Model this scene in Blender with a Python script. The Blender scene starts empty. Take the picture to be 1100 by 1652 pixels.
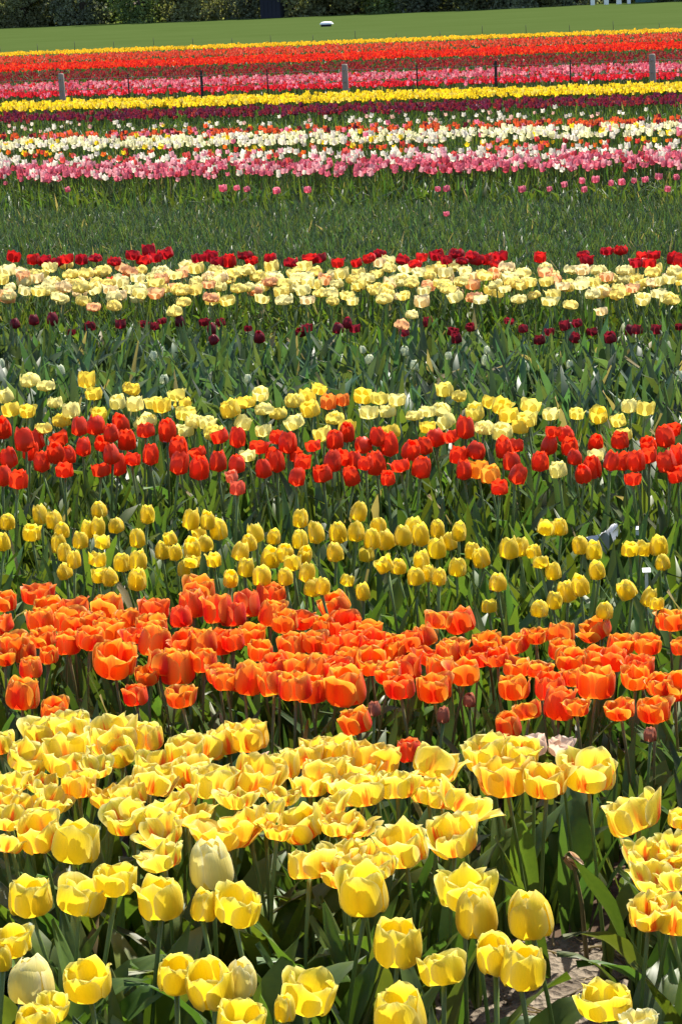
import bpy, math, random
import numpy as np
from mathutils import Matrix, Vector, Euler

# ------------------------------------------------------------------ camera, sky, sun, exposure
SC = bpy.context.scene
COL = SC.collection
random.seed(7)
RNG = np.random.default_rng(7)
R = math.radians

W_PX, H_PX, F_PX = 1100.0, 1652.0, 4000.0          # photograph size and focal length in its pixels
CAM_Z, PITCH, ROLL = 1.70, math.atan(848.0 / F_PX), R(2.45)
fw = Vector((0, math.cos(PITCH), -math.sin(PITCH)))
up0 = Vector((0, math.sin(PITCH), math.cos(PITCH)))
rt = Vector((1, 0, 0)) * math.cos(ROLL) - up0 * math.sin(ROLL)
up = Vector((1, 0, 0)) * math.sin(ROLL) + up0 * math.cos(ROLL)
cam = bpy.data.cameras.new('camera')
cam.sensor_fit = 'VERTICAL'
cam.sensor_height = 36.0
cam.lens = F_PX / H_PX * 36.0
cam.clip_start, cam.clip_end = 0.05, 3000
camo = bpy.data.objects.new('camera', cam)
COL.objects.link(camo)
camo.matrix_world = Matrix(((rt.x, up.x, -fw.x, 0), (rt.y, up.y, -fw.y, 0), (rt.z, up.z, -fw.z, CAM_Z), (0, 0, 0, 1)))
SC.camera = camo

SUN_ELEV, SUN_AZ = R(54), R(32)                     # azimuth from +Y (ahead of the lens) towards +X
world = bpy.data.worlds.new('World')
SC.world = world
world.use_nodes = True
wn = world.node_tree
sky = wn.nodes.new('ShaderNodeTexSky')
sky.sky_type = 'NISHITA'
sky.sun_disc = False
sky.sun_elevation = SUN_ELEV
sky.sun_rotation = SUN_AZ
wn.links.new(sky.outputs[0], wn.nodes['Background'].inputs[0])
wn.nodes['Background'].inputs[1].default_value = 0.12
sun = bpy.data.lights.new('sun', 'SUN')
sun.energy = 5.0
sun.angle = R(0.9)
sun.color = (1.0, 0.94, 0.82)
suno = bpy.data.objects.new('sun', sun)
COL.objects.link(suno)
sd = Vector((math.sin(SUN_AZ) * math.cos(SUN_ELEV), math.cos(SUN_AZ) * math.cos(SUN_ELEV), math.sin(SUN_ELEV)))
suno.rotation_euler = (-sd).to_track_quat('-Z', 'Y').to_euler()
vs = SC.view_settings
vs.view_transform = 'Standard'
vs.look = 'None'
vs.exposure = 1.14
vs.gamma = 1.0
vs.use_curve_mapping = False
SC.render.engine = 'CYCLES'
SC.cycles.use_denoising = True
SC.cycles.max_bounces = 8
SC.cycles.diffuse_bounces = 4
SC.cycles.transmission_bounces = 6
SC.cycles.transparent_max_bounces = 6

# ------------------------------------------------------------------ layout helpers
THETA = R(17.3)                                       # flower rows run obliquely: nearer on the right
EU = Vector((math.cos(THETA), -math.sin(THETA), 0))
EV = Vector((math.sin(THETA), math.cos(THETA), 0))


def at(x, y, z=0.0):
    """The point at height z that the photograph shows at pixel x, y."""
    d = fw + rt * ((x - W_PX / 2) / F_PX) - up * ((y - H_PX / 2) / F_PX)
    t = (z - CAM_Z) / d.z
    return Vector((d.x * t, d.y * t, z))


def row_v(y, z):
    p = at(550, y, z)
    return p.x * EV.x + p.y * EV.y


def spot(p):
    """Pixel of a world point."""
    q = p - Vector((0, 0, CAM_Z))
    dz = q.dot(fw)
    return (W_PX / 2 + F_PX * q.dot(rt) / dz, H_PX / 2 - F_PX * q.dot(up) / dz)


# ------------------------------------------------------------------ materials
def new_mat(name):
    m = bpy.data.materials.new(name)
    m.use_nodes = True
    nt = m.node_tree
    nt.nodes.clear()
    out = nt.nodes.new('ShaderNodeOutputMaterial')
    return m, nt, out


def N(nt, kind, **kw):
    n = nt.nodes.new(kind)
    for k, v in kw.items():
        if k.startswith('i_'):
            n.inputs[k[2:].replace('_', ' ')].default_value = v
        else:
            setattr(n, k, v)
    return n


def L(nt, a, b):
    nt.links.new(a, b)


def mix_col(nt, fac, a, b, blend='MIX'):
    n = nt.nodes.new('ShaderNodeMix')
    n.data_type = 'RGBA'
    n.blend_type = blend
    for sock, v in ((n.inputs['Factor'], fac), (n.inputs['A'], a), (n.inputs['B'], b)):
        if hasattr(v, 'is_output'):
            L(nt, v, sock)
        elif isinstance(v, (int, float)):
            sock.default_value = v
        else:
            sock.default_value = (*v[:3], 1)
    return n.outputs['Result']


def math_n(nt, op, a, b=None, c=None, clamp=False):
    n = nt.nodes.new('ShaderNodeMath')
    n.operation = op
    n.use_clamp = clamp
    for i, v in enumerate((a, b, c)):
        if v is None:
            continue
        if hasattr(v, 'is_output'):
            L(nt, v, n.inputs[i])
        else:
            n.inputs[i].default_value = v
    return n.outputs[0]


def map_range(nt, v, a, b, c, d):
    n = nt.nodes.new('ShaderNodeMapRange')
    n.interpolation_type = 'SMOOTHSTEP'
    L(nt, v, n.inputs[0])
    for i, x in enumerate((a, b, c, d)):
        n.inputs[i + 1].default_value = x
    return n.outputs[0]


def tint(nt):
    """Object colour times the mesh's own colour attribute."""
    oi = nt.nodes.new('ShaderNodeObjectInfo')
    at_ = nt.nodes.new('ShaderNodeAttribute')
    at_.attribute_name = 'Col'
    return mix_col(nt, 1.0, oi.outputs['Color'], at_.outputs['Color'], 'MULTIPLY'), oi.outputs['Random']


def leafy(nt, out, col, tcol, fac, rough, spec, bump=None, sheen=0.0):
    p = N(nt, 'ShaderNodeBsdfPrincipled')
    p.inputs['Roughness'].default_value = rough
    p.inputs['Specular IOR Level'].default_value = spec
    if sheen:
        p.inputs['Sheen Weight'].default_value = sheen
    t = N(nt, 'ShaderNodeBsdfTranslucent')
    L(nt, col, p.inputs['Base Color'])
    L(nt, tcol, t.inputs['Color'])
    if bump is not None:
        L(nt, bump, p.inputs['Normal'])
        L(nt, bump, t.inputs['Normal'])
    mx = N(nt, 'ShaderNodeMixShader')
    mx.inputs[0].default_value = fac
    L(nt, p.outputs[0], mx.inputs[1])
    L(nt, t.outputs[0], mx.inputs[2])
    L(nt, mx.outputs[0], out.inputs[0])


def petal_mat(name, edge, heart, streak=0.5, width=0.5, base=(0.75, 0.62, 0.05), reach=0.95, trans=0.45, rim=None):
    """Petal with veins along its length; 'heart' is the pigment of the flame along the midrib."""
    m, nt, out = new_mat(name)
    uv = N(nt, 'ShaderNodeUVMap')
    sep = N(nt, 'ShaderNodeSeparateXYZ')
    L(nt, uv.outputs[0], sep.inputs[0])
    col, rnd = tint(nt)
    comb = N(nt, 'ShaderNodeCombineXYZ')
    L(nt, math_n(nt, 'MULTIPLY', sep.outputs[0], 16.0), comb.inputs[0])
    L(nt, math_n(nt, 'MULTIPLY', sep.outputs[1], 1.6), comb.inputs[1])
    L(nt, math_n(nt, 'MULTIPLY', rnd, 37.0), comb.inputs[2])
    no = N(nt, 'ShaderNodeTexNoise', i_Scale=1.0, i_Detail=3.0, i_Roughness=0.6)
    L(nt, comb.outputs[0], no.inputs['Vector'])
    vein = no.outputs[0]
    a = math_n(nt, 'ABSOLUTE', math_n(nt, 'MULTIPLY_ADD', sep.outputs[0], 2.0, -1.0))
    a = math_n(nt, 'ADD', a, math_n(nt, 'MULTIPLY_ADD', vein, 0.9, -0.45))
    a = math_n(nt, 'ADD', a, math_n(nt, 'MULTIPLY', sep.outputs[1], 0.35))
    fl = map_range(nt, a, width, width * 0.15, 0.0, 1.0)
    top = map_range(nt, math_n(nt, 'ADD', sep.outputs[1], math_n(nt, 'MULTIPLY_ADD', vein, 0.4, -0.2)), reach - 0.35, reach + 0.05, 1.0, 0.0)
    amt = math_n(nt, 'MULTIPLY', math_n(nt, 'MULTIPLY', fl, top), math_n(nt, 'MULTIPLY_ADD', rnd, streak * 0.7, streak * 0.5), clamp=True)
    c = mix_col(nt, amt, edge, heart)
    if rim:
        e1 = math_n(nt, 'POWER', math_n(nt, 'ABSOLUTE', math_n(nt, 'MULTIPLY_ADD', sep.outputs[0], 2.0, -1.0)), 5.0)
        e2 = math_n(nt, 'POWER', sep.outputs[1], 9.0)
        e = math_n(nt, 'MULTIPLY', math_n(nt, 'MAXIMUM', e1, e2), math_n(nt, 'MULTIPLY_ADD', vein, 1.2, 0.3), clamp=True)
        c = mix_col(nt, e, c, rim)
    foot = map_range(nt, sep.outputs[1], 0.02, 0.2, 1.0, 0.0)
    c = mix_col(nt, foot, c, base)
    c = mix_col(nt, math_n(nt, 'MULTIPLY_ADD', vein, 0.9, -0.1), c, mix_col(nt, 1.0, c, (0.80, 0.72, 0.55), 'MULTIPLY'))
    c = mix_col(nt, 1.0, c, col, 'MULTIPLY')
    bp = N(nt, 'ShaderNodeBump', i_Strength=0.5, i_Distance=0.002)
    L(nt, vein, bp.inputs['Height'])
    leafy(nt, out, c, c, trans, 0.45, 0.3, bp.outputs[0], 0.08)
    return m


def plain_petal(name, trans=0.5):
    m, nt, out = new_mat(name)
    col, rnd = tint(nt)
    tc = N(nt, 'ShaderNodeTexCoord')
    no = N(nt, 'ShaderNodeTexNoise', i_Scale=60.0, i_Detail=2.0)
    L(nt, tc.outputs['Object'], no.inputs['Vector'])
    c = mix_col(nt, math_n(nt, 'MULTIPLY', no.outputs[0], 0.5), col, mix_col(nt, 1.0, col, (0.8, 0.75, 0.7), 'MULTIPLY'))
    leafy(nt, out, c, c, trans, 0.45, 0.3)
    return m


def leaf_mat(name, trans=0.3, rough=0.46, spec=0.40):
    m, nt, out = new_mat(name)
    col, rnd = tint(nt)
    tc = N(nt, 'ShaderNodeTexCoord')
    no = N(nt, 'ShaderNodeTexNoise', i_Scale=35.0, i_Detail=3.0)
    L(nt, tc.outputs['Object'], no.inputs['Vector'])
    c = mix_col(nt, no.outputs[0], mix_col(nt, 1.0, col, (0.72, 0.78, 0.8), 'MULTIPLY'), mix_col(nt, 1.0, col, (1.25, 1.2, 1.0), 'MULTIPLY'))
    t = mix_col(nt, 1.0, c, (1.8, 1.9, 1.0), 'MULTIPLY')
    leafy(nt, out, c, t, trans, rough, spec)
    return m


def soil_mat(name, a, b, scale):
    m, nt, out = new_mat(name)
    tc = N(nt, 'ShaderNodeTexCoord')
    n1 = N(nt, 'ShaderNodeTexNoise', i_Scale=scale, i_Detail=8.0, i_Roughness=0.65)
    n2 = N(nt, 'ShaderNodeTexVoronoi', i_Scale=scale * 5)
    L(nt, tc.outputs['Object'], n1.inputs['Vector'])
    L(nt, tc.outputs['Object'], n2.inputs['Vector'])
    c = mix_col(nt, map_range(nt, n1.outputs[0], 0.35, 0.65, 0, 1), a, b)
    h = math_n(nt, 'ADD', n1.outputs[0], math_n(nt, 'MULTIPLY', n2.outputs['Distance'], 0.5))
    bp = N(nt, 'ShaderNodeBump', i_Strength=0.9, i_Distance=0.03)
    L(nt, h, bp.inputs['Height'])
    p = N(nt, 'ShaderNodeBsdfPrincipled', i_Roughness=0.95)
    p.inputs['Specular IOR Level'].default_value = 0.15
    L(nt, c, p.inputs['Base Color'])
    L(nt, bp.outputs[0], p.inputs['Normal'])
    L(nt, p.outputs[0], out.inputs[0])
    return m


def solid_mat(name, a, b, scale=20.0, rough=0.8, spec=0.3, metal=0.0, stretch=(1, 1, 1)):
    m, nt, out = new_mat(name)
    tc = N(nt, 'ShaderNodeTexCoord')
    mp = N(nt, 'ShaderNodeMapping')
    mp.inputs['Scale'].default_value = stretch
    L(nt, tc.outputs['Object'], mp.inputs[0])
    no = N(nt, 'ShaderNodeTexNoise', i_Scale=scale, i_Detail=5.0)
    L(nt, mp.outputs[0], no.inputs['Vector'])
    c = mix_col(nt, no.outputs[0], a, b)
    bp = N(nt, 'ShaderNodeBump', i_Strength=0.3, i_Distance=0.01)
    L(nt, no.outputs[0], bp.inputs['Height'])
    p = N(nt, 'ShaderNodeBsdfPrincipled', i_Roughness=rough, i_Metallic=metal)
    p.inputs['Specular IOR Level'].default_value = spec
    L(nt, c, p.inputs['Base Color'])
    L(nt, bp.outputs[0], p.inputs['Normal'])
    L(nt, p.outputs[0], out.inputs[0])
    return m


M = {
    'yellow': petal_mat('yellow_petal', (0.90, 0.735, 0.026), (0.87, 0.57, 0.011), 0.55, 0.8, (0.72, 0.66, 0.10), 1.2, 0.54, (0.92, 0.84, 0.26)),
    'pale': petal_mat('pale_petal', (0.89, 0.80, 0.26), (0.86, 0.68, 0.11), 0.6, 0.8, (0.82, 0.66, 0.10), 1.2, 0.46, (0.90, 0.86, 0.55)),
    'flamed': petal_mat('flamed_petal', (0.91, 0.75, 0.050), (0.90, 0.14, 0.008), 1.15, 0.54, (0.88, 0.30, 0.012), 0.86, 0.54, (0.92, 0.85, 0.34)),
    'orange': petal_mat('orange_petal', (0.94, 0.235, 0.012), (0.80, 0.030, 0.005), 1.2, 0.85, (0.92, 0.52, 0.03), 1.1, 0.55, (0.96, 0.58, 0.08)),
    'petal': plain_petal('plain_petal'),
    'leaf': leaf_mat('tulip_leaf'),
    'stem': leaf_mat('tulip_stem', 0.1, 0.45, 0.4),
    'soil': soil_mat('dark_soil', (0.045, 0.028, 0.018), (0.11, 0.070, 0.045), 4.0),
    'dry': soil_mat('dry_soil', (0.105, 0.082, 0.060), (0.25, 0.205, 0.155), 14.0),
    'grass': solid_mat('grass_sheet', (0.038, 0.060, 0.014), (0.058, 0.084, 0.024), 0.25, 1.0, 0.0, 0, (1, 1, 1)),
    'tree': leaf_mat('tree_leaf', 0.35, 0.6, 0.2),
    'bark': solid_mat('bark', (0.05, 0.04, 0.03), (0.13, 0.10, 0.08), 6.0, 0.95, 0.1, 0, (4, 4, 0.6)),
    'post': solid_mat('weathered_wood', (0.17, 0.135, 0.105), (0.34, 0.28, 0.23), 14.0, 0.9, 0.2, 0, (6, 6, 0.7)),
    'steel': solid_mat('dark_steel', (0.03, 0.028, 0.026), (0.07, 0.05, 0.04), 40.0, 0.6, 0.4, 0.5),
    'wire': solid_mat('wire', (0.25, 0.25, 0.25), (0.40, 0.40, 0.40), 60.0, 0.4, 0.5, 0.8),
    'white': solid_mat('white_plastic', (0.72, 0.72, 0.70), (0.84, 0.84, 0.82), 12.0, 0.45, 0.5),
    'film': solid_mat('grey_film', (0.42, 0.43, 0.44), (0.66, 0.67, 0.68), 9.0, 0.25, 0.6),
    'teal': solid_mat('teal_sheet', (0.03, 0.12, 0.14), (0.05, 0.17, 0.19), 3.0, 0.5, 0.4),
    'darkwall': solid_mat('dark_boards', (0.012, 0.014, 0.022), (0.03, 0.03, 0.04), 3.0, 0.8, 0.2, 0, (6, 6, 0.5)),
    'roof': solid_mat('roof_felt', (0.04, 0.04, 0.045), (0.08, 0.08, 0.08), 5.0, 0.8, 0.2),
}


# ------------------------------------------------------------------ mesh helpers
def mesh_np(name, V, faces, mat, uv=None, col=None, smooth=True):
    """One mesh from numpy points and a list of (n, k) face index arrays."""
    me = bpy.data.meshes.new(name)
    V = np.asarray(V, np.float32)
    faces = [np.asarray(f, np.int32) for f in faces if len(f)]
    loops = np.concatenate([f.ravel() for f in faces])
    totals = np.concatenate([np.full(len(f), f.shape[1], np.int32) for f in faces])
    starts = np.concatenate([[0], np.cumsum(totals)[:-1]]).astype(np.int32)
    me.vertices.add(len(V))
    me.vertices.foreach_set('co', V.ravel())
    me.loops.add(len(loops))
    me.loops.foreach_set('vertex_index', loops)
    me.polygons.add(len(totals))
    me.polygons.foreach_set('loop_start', starts)
    me.polygons.foreach_set('loop_total', totals)
    me.polygons.foreach_set('use_smooth', np.full(len(totals), smooth, bool))
    if uv is not None:
        ul = me.uv_layers.new(name='UVMap')
        ul.data.foreach_set('uv', np.asarray(uv, np.float32)[loops].ravel())
    ca = me.color_attributes.new('Col', 'FLOAT_COLOR', 'POINT')
    c = np.ones((len(V), 4), np.float32)
    if col is not None:
        c[:, :3] = col
    ca.data.foreach_set('color', c.ravel())
    me.materials.append(mat)
    me.update(calc_edges=True)
    me.validate()
    return me


def link(name, me, parent=None, mw=None):
    o = bpy.data.objects.new(name, me)
    COL.objects.link(o)
    if parent is not None:
        o.parent = parent
    if mw is not None:
        o.matrix_local = mw
    return o


def tag(o, label=None, cat=None, group=None, kind=None):
    for k, v in (('label', label), ('category', cat), ('group', group), ('kind', kind)):
        if v:
            o[k] = v
    return o


def scatter(V, F, pos, rz, sx, sz, col, tilt=None, taz=None):
    """Many copies of a small template as arrays: turned by rz, scaled sx across and sz up, tilted."""
    n, k = len(pos), len(V)
    x = V[None, :, 0] * sx[:, None]
    y = V[None, :, 1] * sx[:, None]
    z = V[None, :, 2] * sz[:, None]
    c, s = np.cos(rz)[:, None], np.sin(rz)[:, None]
    x, y = x * c - y * s, x * s + y * c
    if tilt is not None:
        ca, sa = np.cos(taz)[:, None], np.sin(taz)[:, None]
        a, b = x * ca + y * sa, -x * sa + y * ca
        ct, st = np.cos(tilt)[:, None], np.sin(tilt)[:, None]
        a, z = a * ct + z * st, -a * st + z * ct
        x, y = a * ca - b * sa, a * sa + b * ca
    P = np.stack([x + pos[:, 0:1], y + pos[:, 1:2], z + pos[:, 2:3]], 2).reshape(-1, 3)
    off = (np.arange(n) * k)[:, None, None]
    FF = [(f[None] + off).reshape(-1, f.shape[1]) for f in F]
    C = np.repeat(col, k, axis=0)
    return P, FF, C


def merge(parts):
    Vs, Fs, Cs, o = [], {}, [], 0
    for P, FF, C in parts:
        Vs.append(P)
        Cs.append(C)
        for f in FF:
            Fs.setdefault(f.shape[1], []).append(f + o)
        o += len(P)
    return np.concatenate(Vs), [np.concatenate(v) for v in Fs.values()], np.concatenate(Cs)


def grid_faces(nr, nc):
    i = np.arange(nr - 1)[:, None] * nc + np.arange(nc - 1)[None]
    i = i.ravel()
    return np.stack([i, i + 1, i + nc + 1, i + nc], 1)


def tube(path, rad, n=6, cap=True):
    path = [Vector(p) for p in path]
    V, F = [], []
    for i, p in enumerate(path):
        t = (path[min(i + 1, len(path) - 1)] - path[max(i - 1, 0)]).normalized()
        a = t.orthogonal().normalized() if abs(t.z) < 0.99 else Vector((1, 0, 0))
        b = t.cross(a)
        r = rad[i] if hasattr(rad, '__len__') else rad
        for k in range(n):
            g = 2 * math.pi * k / n
            V.append(p + a * (r * math.cos(g)) + b * (r * math.sin(g)))
    for i in range(len(path) - 1):
        for k in range(n):
            k2 = (k + 1) % n
            F.append((i * n + k, i * n + k2, (i + 1) * n + k2, (i + 1) * n + k))
    faces = [np.array(F, np.int32)]
    if cap:
        faces.append(np.array([list(range(n))[::-1], [(len(path) - 1) * n + k for k in range(n)]], np.int32))
    return np.array([tuple(v) for v in V], np.float32), faces


def box(x0, x1, y0, y1, z0, z1):
    V = np.array([(x, y, z) for z in (z0, z1) for y in (y0, y1) for x in (x0, x1)], np.float32)
    F = np.array([(0, 2, 3, 1), (4, 5, 7, 6), (0, 1, 5, 4), (2, 6, 7, 3), (0, 4, 6, 2), (1, 3, 7, 5)], np.int32)
    return V, [F]


def join(parts):
    P, F, _ = merge([(v, f, np.ones((len(v), 3), np.float32)) for v, f in parts])
    return P, F


# ------------------------------------------------------------------ tulip templates (unit: head radius 1)
def smooth_interp(t, xs, ys):
    t = np.asarray(t)
    xs, ys = np.array(xs), np.array(ys)
    d = np.gradient(ys, xs)
    i = np.clip(np.searchsorted(xs, t, side='right') - 1, 0, len(xs) - 2)
    h = xs[i + 1] - xs[i]
    u = (t - xs[i]) / h
    return ((2 * u ** 3 - 3 * u ** 2 + 1) * ys[i] + (u ** 3 - 2 * u ** 2 + u) * h * d[i] + (-2 * u ** 3 + 3 * u ** 2) * ys[i + 1] + (u ** 3 - u ** 2) * h * d[i + 1])


def petal(az, prof, height, half, inner, nr, nc, rs, wave=0.05, curl=0.0, point=0.4):
    """One cupped petal. prof: radius along its length; half: half width in radians at its widest."""
    t = 1 - (1 - np.linspace(0, 1, nr)) ** 1.35
    s = np.linspace(-1, 1, nc)
    r = smooth_interp(t, (0, 0.12, 0.3, 0.55, 0.8, 1.0), prof) * (0.90 if inner else 1.0)
    z = height * (smooth_interp(t, (0, 0.12, 0.3, 0.55, 0.8, 1.0), (0, 0.03, 0.2, 0.5, 0.8, 1.0)))
    if inner:
        z = z * 1.02 + 0.02 * height
    g0 = np.clip(t / 0.42, 0, 1)
    wdt = (0.38 + 0.62 * g0 * g0 * (3 - 2 * g0)) * np.sqrt(np.clip(1 - np.clip((t - point) / (1.0 - point), 0, 1) ** 2.2, 0, 1))
    wdt[-1] = 0.26
    T, S = np.meshgrid(t, s, indexing='ij')
    Rr = r[:, None] * np.ones_like(S)
    wid = half * wdt[:, None] * (1.0 / np.maximum(0.75, r[:, None])) ** 0.6
    ph1, ph2 = rs.uniform(0, 6.28, 2)
    ang = az + S * wid + rs.uniform(-0.08, 0.08) + 0.10 * rs.uniform(-1, 1) * T
    Rr = Rr * (1 + 0.05 * np.abs(S) ** 2 * (1 if not inner else -0.6))
    Rr = Rr + wave * T ** 2 * np.sin(S * 3.0 + ph1) + wave * 0.25 * T ** 2 * np.sin(S * 5.0 + ph2)
    Rr = Rr + curl * np.clip(T - 0.7, 0, 1) ** 2 * 6
    Rr = Rr - 0.07 * T * (1 - np.abs(S)) * np.exp(-(S * 4) ** 2)          # midrib crease
    Z = z[:, None] - 0.05 * height * np.abs(S) ** 2 * T + wave * 0.4 * T ** 2 * np.sin(S * 3.5 + ph2)
    X, Y = Rr * np.cos(ang), Rr * np.sin(ang)
    V = np.stack([X, Y, Z], 2).reshape(-1, 3)
    uv = np.stack([(S + 1) / 2, T], 2).reshape(-1, 2)
    return V, grid_faces(nr, nc), uv


SHAPES = {   # radius profile at six stations, height, half width, wave, curl
    'egg': ((0.16, 0.74, 1.00, 1.02, 0.86, 0.50), 2.25, 1.05, 0.04, 0.0),
    'goblet': ((0.16, 0.80, 1.04, 1.06, 0.97, 0.84), 1.88, 1.05, 0.07, 0.0),
    'cup': ((0.16, 0.80, 1.06, 1.13, 1.11, 1.04), 1.62, 1.02, 0.09, 0.02),
    'open': ((0.16, 0.82, 1.10, 1.22, 1.26, 1.26), 1.42, 0.96, 0.15, 0.06),
    'wide': ((0.16, 0.82, 1.14, 1.34, 1.46, 1.54), 1.28, 0.86, 0.22, 0.10),
    'small': ((0.16, 0.76, 0.98, 1.00, 0.90, 0.64), 2.40, 1.02, 0.03, 0.0),
}


def make_petals(shape, seed, nr, nc):
    prof, hgt, half, wave, curl = SHAPES[shape]
    rs = np.random.default_rng(seed)
    out = []
    for k in range(6):
        inner = k % 2 == 1
        g = rs.uniform(0.78, 1.22) if shape in ('open', 'wide') else rs.uniform(0.9, 1.12) if shape == 'cup' else rs.uniform(0.96, 1.05)
        pr = list(prof)
        pr[3] *= 1 + (g - 1) * 0.3
        pr[4] *= 1 + (g - 1) * 0.8
        pr[5] *= g
        if shape in ('goblet', 'cup') and rs.random() < 0.14:
            pr[4] *= 1.15
            pr[5] *= 1.45
        out.append(petal(k * math.pi / 3, pr, hgt * rs.uniform(0.93, 1.06), half, inner, nr, nc, rs, wave * rs.uniform(0.6, 1.4), curl * rs.uniform(0, 2), 0.6 if shape != 'wide' else 0.5))
    return out


def petal_set(shape, seed, matkey):
    return [mesh_np('petal', V, [F], M[matkey], uv) for V, F, uv in make_petals(shape, seed, 11, 9)]


def flower_mesh(shape, seed, matkey, nr=6, nc=4, name='flower'):
    Vs, Fs, us, o = [], [], [], 0
    for V, F, uv in make_petals(shape, seed, nr, nc):
        Vs.append(V)
        Fs.append(F + o)
        us.append(uv)
        o += len(V)
    return mesh_np(name, np.concatenate(Vs), [np.concatenate(Fs)], M[matkey], np.concatenate(us))


def double_flower(seed, nr=5, nc=4):
    rs = np.random.default_rng(seed)
    Vs, Fs, us, o = [], [], [], 0
    for ring, (n, op, hg) in enumerate(((5, 1.05, 1.55), (5, 0.8, 1.6), (4, 0.5, 1.55))):
        for k in range(n):
            g = op * rs.uniform(0.85, 1.15)
            prof = (0.14, 0.62 * op, 1.0 * g, 1.15 * g, 1.08 * g, 0.85 * g)
            V, F, uv = petal(k * 6.283 / n + ring * 0.6, prof, hg * rs.uniform(0.85, 1.1), 0.85, False, nr, nc, rs, 0.10, 0.06, 0.35)
            Vs.append(V)
            Fs.append(F + o)
            us.append(uv)
            o += len(V)
    return mesh_np('flower', np.concatenate(Vs), [np.concatenate(Fs)], M['petal'], np.concatenate(us))


# leaf: unit length, arching outwards along +X, folded along the midrib
def leaf_template(nr, nc, bend, width, twist=0.0, fold=0.35, droop=0.0):
    t = np.linspace(0, 1, nr)
    ang = R(8) + bend * t ** 1.6 + droop * np.clip(t - 0.6, 0, 1) * 3
    dx, dz = np.sin(ang), np.cos(ang)
    px = np.concatenate([[0], np.cumsum((dx[1:] + dx[:-1]) / 2 / (nr - 1))])
    pz = np.concatenate([[0], np.cumsum((dz[1:] + dz[:-1]) / 2 / (nr - 1))])
    w = width * np.clip(np.sin(np.pi * np.clip(0.10 + 0.90 * t, 0, 1) ** 0.9), 0, 1) ** 0.75
    w[-1] = width * 0.02
    s = np.linspace(-1, 1, nc)
    T, S = np.meshgrid(t, s, indexing='ij')
    tw = twist * T
    lift = fold * np.abs(S) * w[:, None] * (1 - 0.4 * T)
    nx, nz = -dz[:, None], dx[:, None]                    # the leaf's upper side faces inwards
    yy = S * w[:, None]
    a, b = yy * np.cos(tw) - lift * np.sin(tw), yy * np.sin(tw) + lift * np.cos(tw)
    wav = 0.25 * width * np.sin(T * 9 + S * 2) * np.abs(S)
    V = np.stack([px[:, None] + nx * (b + wav), a, pz[:, None] + nz * (b + wav)], 2).reshape(-1, 3)
    return V, [grid_faces(nr, nc)]


LEAF_HI = [leaf_template(9, 5, b, w, tw, f, d) for b, w, tw, f, d in ((0.5, 0.085, 0.3, 0.4, 0.0), (0.8, 0.10, -0.4, 0.35, 0.1), (1.1, 0.09, 0.5, 0.45, 0.3), (0.35, 0.075, -0.6, 0.5, 0.0), (0.9, 0.11, 0.2, 0.3, 0.5), (0.6, 0.07, 0.9, 0.4, 0.0))]
LEAF_MID = [leaf_template(6, 3, b, w, tw, f, d) for b, w, tw, f, d in ((0.4, 0.052, 0.3, 0.4, 0.0), (0.6, 0.060, -0.4, 0.4, 0.1), (0.9, 0.056, 0.5, 0.4, 0.3), (0.25, 0.045, -0.6, 0.4, 0.0))]
LEAF_LO = [leaf_template(4, 2, b, w, tw, 0.0, d) for b, w, tw, d in ((0.25, 0.028, 0.3, 0.0), (0.5, 0.034, -0.4, 0.1), (1.0, 0.038, 0.6, 0.3))]
LEAF_MESH = [mesh_np('leaf', V, F, M['leaf']) for V, F in LEAF_HI]
LEAF_MESH_MID = [mesh_np('leaf', V, F, M['leaf']) for V, F in LEAF_MID]
STEM_OFF = [(0.10, 0.0), (0.16, 0.03), (0.05, -0.03), (-0.07, 0.04)]
STEM_MESH = []
for dx, dy in STEM_OFF:
    pts = [(dx * u ** 1.7, dy * u ** 1.7 + 0.02 * math.sin(u * 3.1), u) for u in (0, 0.25, 0.5, 0.75, 1.0)]
    V, F = tube(pts, [0.0115, 0.0105, 0.0095, 0.009, 0.0105], 6)
    STEM_MESH.append(mesh_np('stem', V, F, M['stem']))
STEM_LO = tube([(0, 0, 0), (0, 0, 1)], 0.011, 3, False)
# low cup used for flowers far away: base point, belly ring, jagged top
cv = [(0, 0, 0)] + [(math.cos(k * 1.0472) * 0.95, math.sin(k * 1.0472) * 0.95, 0.55) for k in range(6)] + [(math.cos(k * 1.0472) * (0.85 if k % 2 else 0.6), math.sin(k * 1.0472) * (0.85 if k % 2 else 0.6), 1.9 if k % 2 else 1.45) for k in range(6)]
CUP_LO = (np.array(cv, np.float32), [np.array([(0, 1 + (k + 1) % 6, 1 + k) for k in range(6)]), np.array([(1 + k, 1 + (k + 1) % 6, 7 + (k + 1) % 6, 7 + k) for k in range(6)])])


def leaf_cols(n, kind='green'):
    base = {'green': (0.060, 0.098, 0.020), 'blue': (0.058, 0.098, 0.040), 'bright': (0.072, 0.118, 0.020), 'dark': (0.045, 0.075, 0.018), 'cool': (0.056, 0.090, 0.032)}[kind]
    v = RNG.uniform(0.55, 1.45, (n, 1))
    warm = RNG.uniform(-0.25, 0.35, (n, 1))
    c = np.array(base)[None] * v
    c[:, 0:1] *= 1 + warm
    c[:, 2:3] *= 1 - warm * 0.6
    dry = RNG.random(n) < 0.02
    c[dry] = (0.26, 0.20, 0.10)
    return c.astype(np.float32)


def to_world(u, v):
    return np.stack([u * EU.x + v * EV.x, u * EU.y + v * EV.y], 1)


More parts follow.
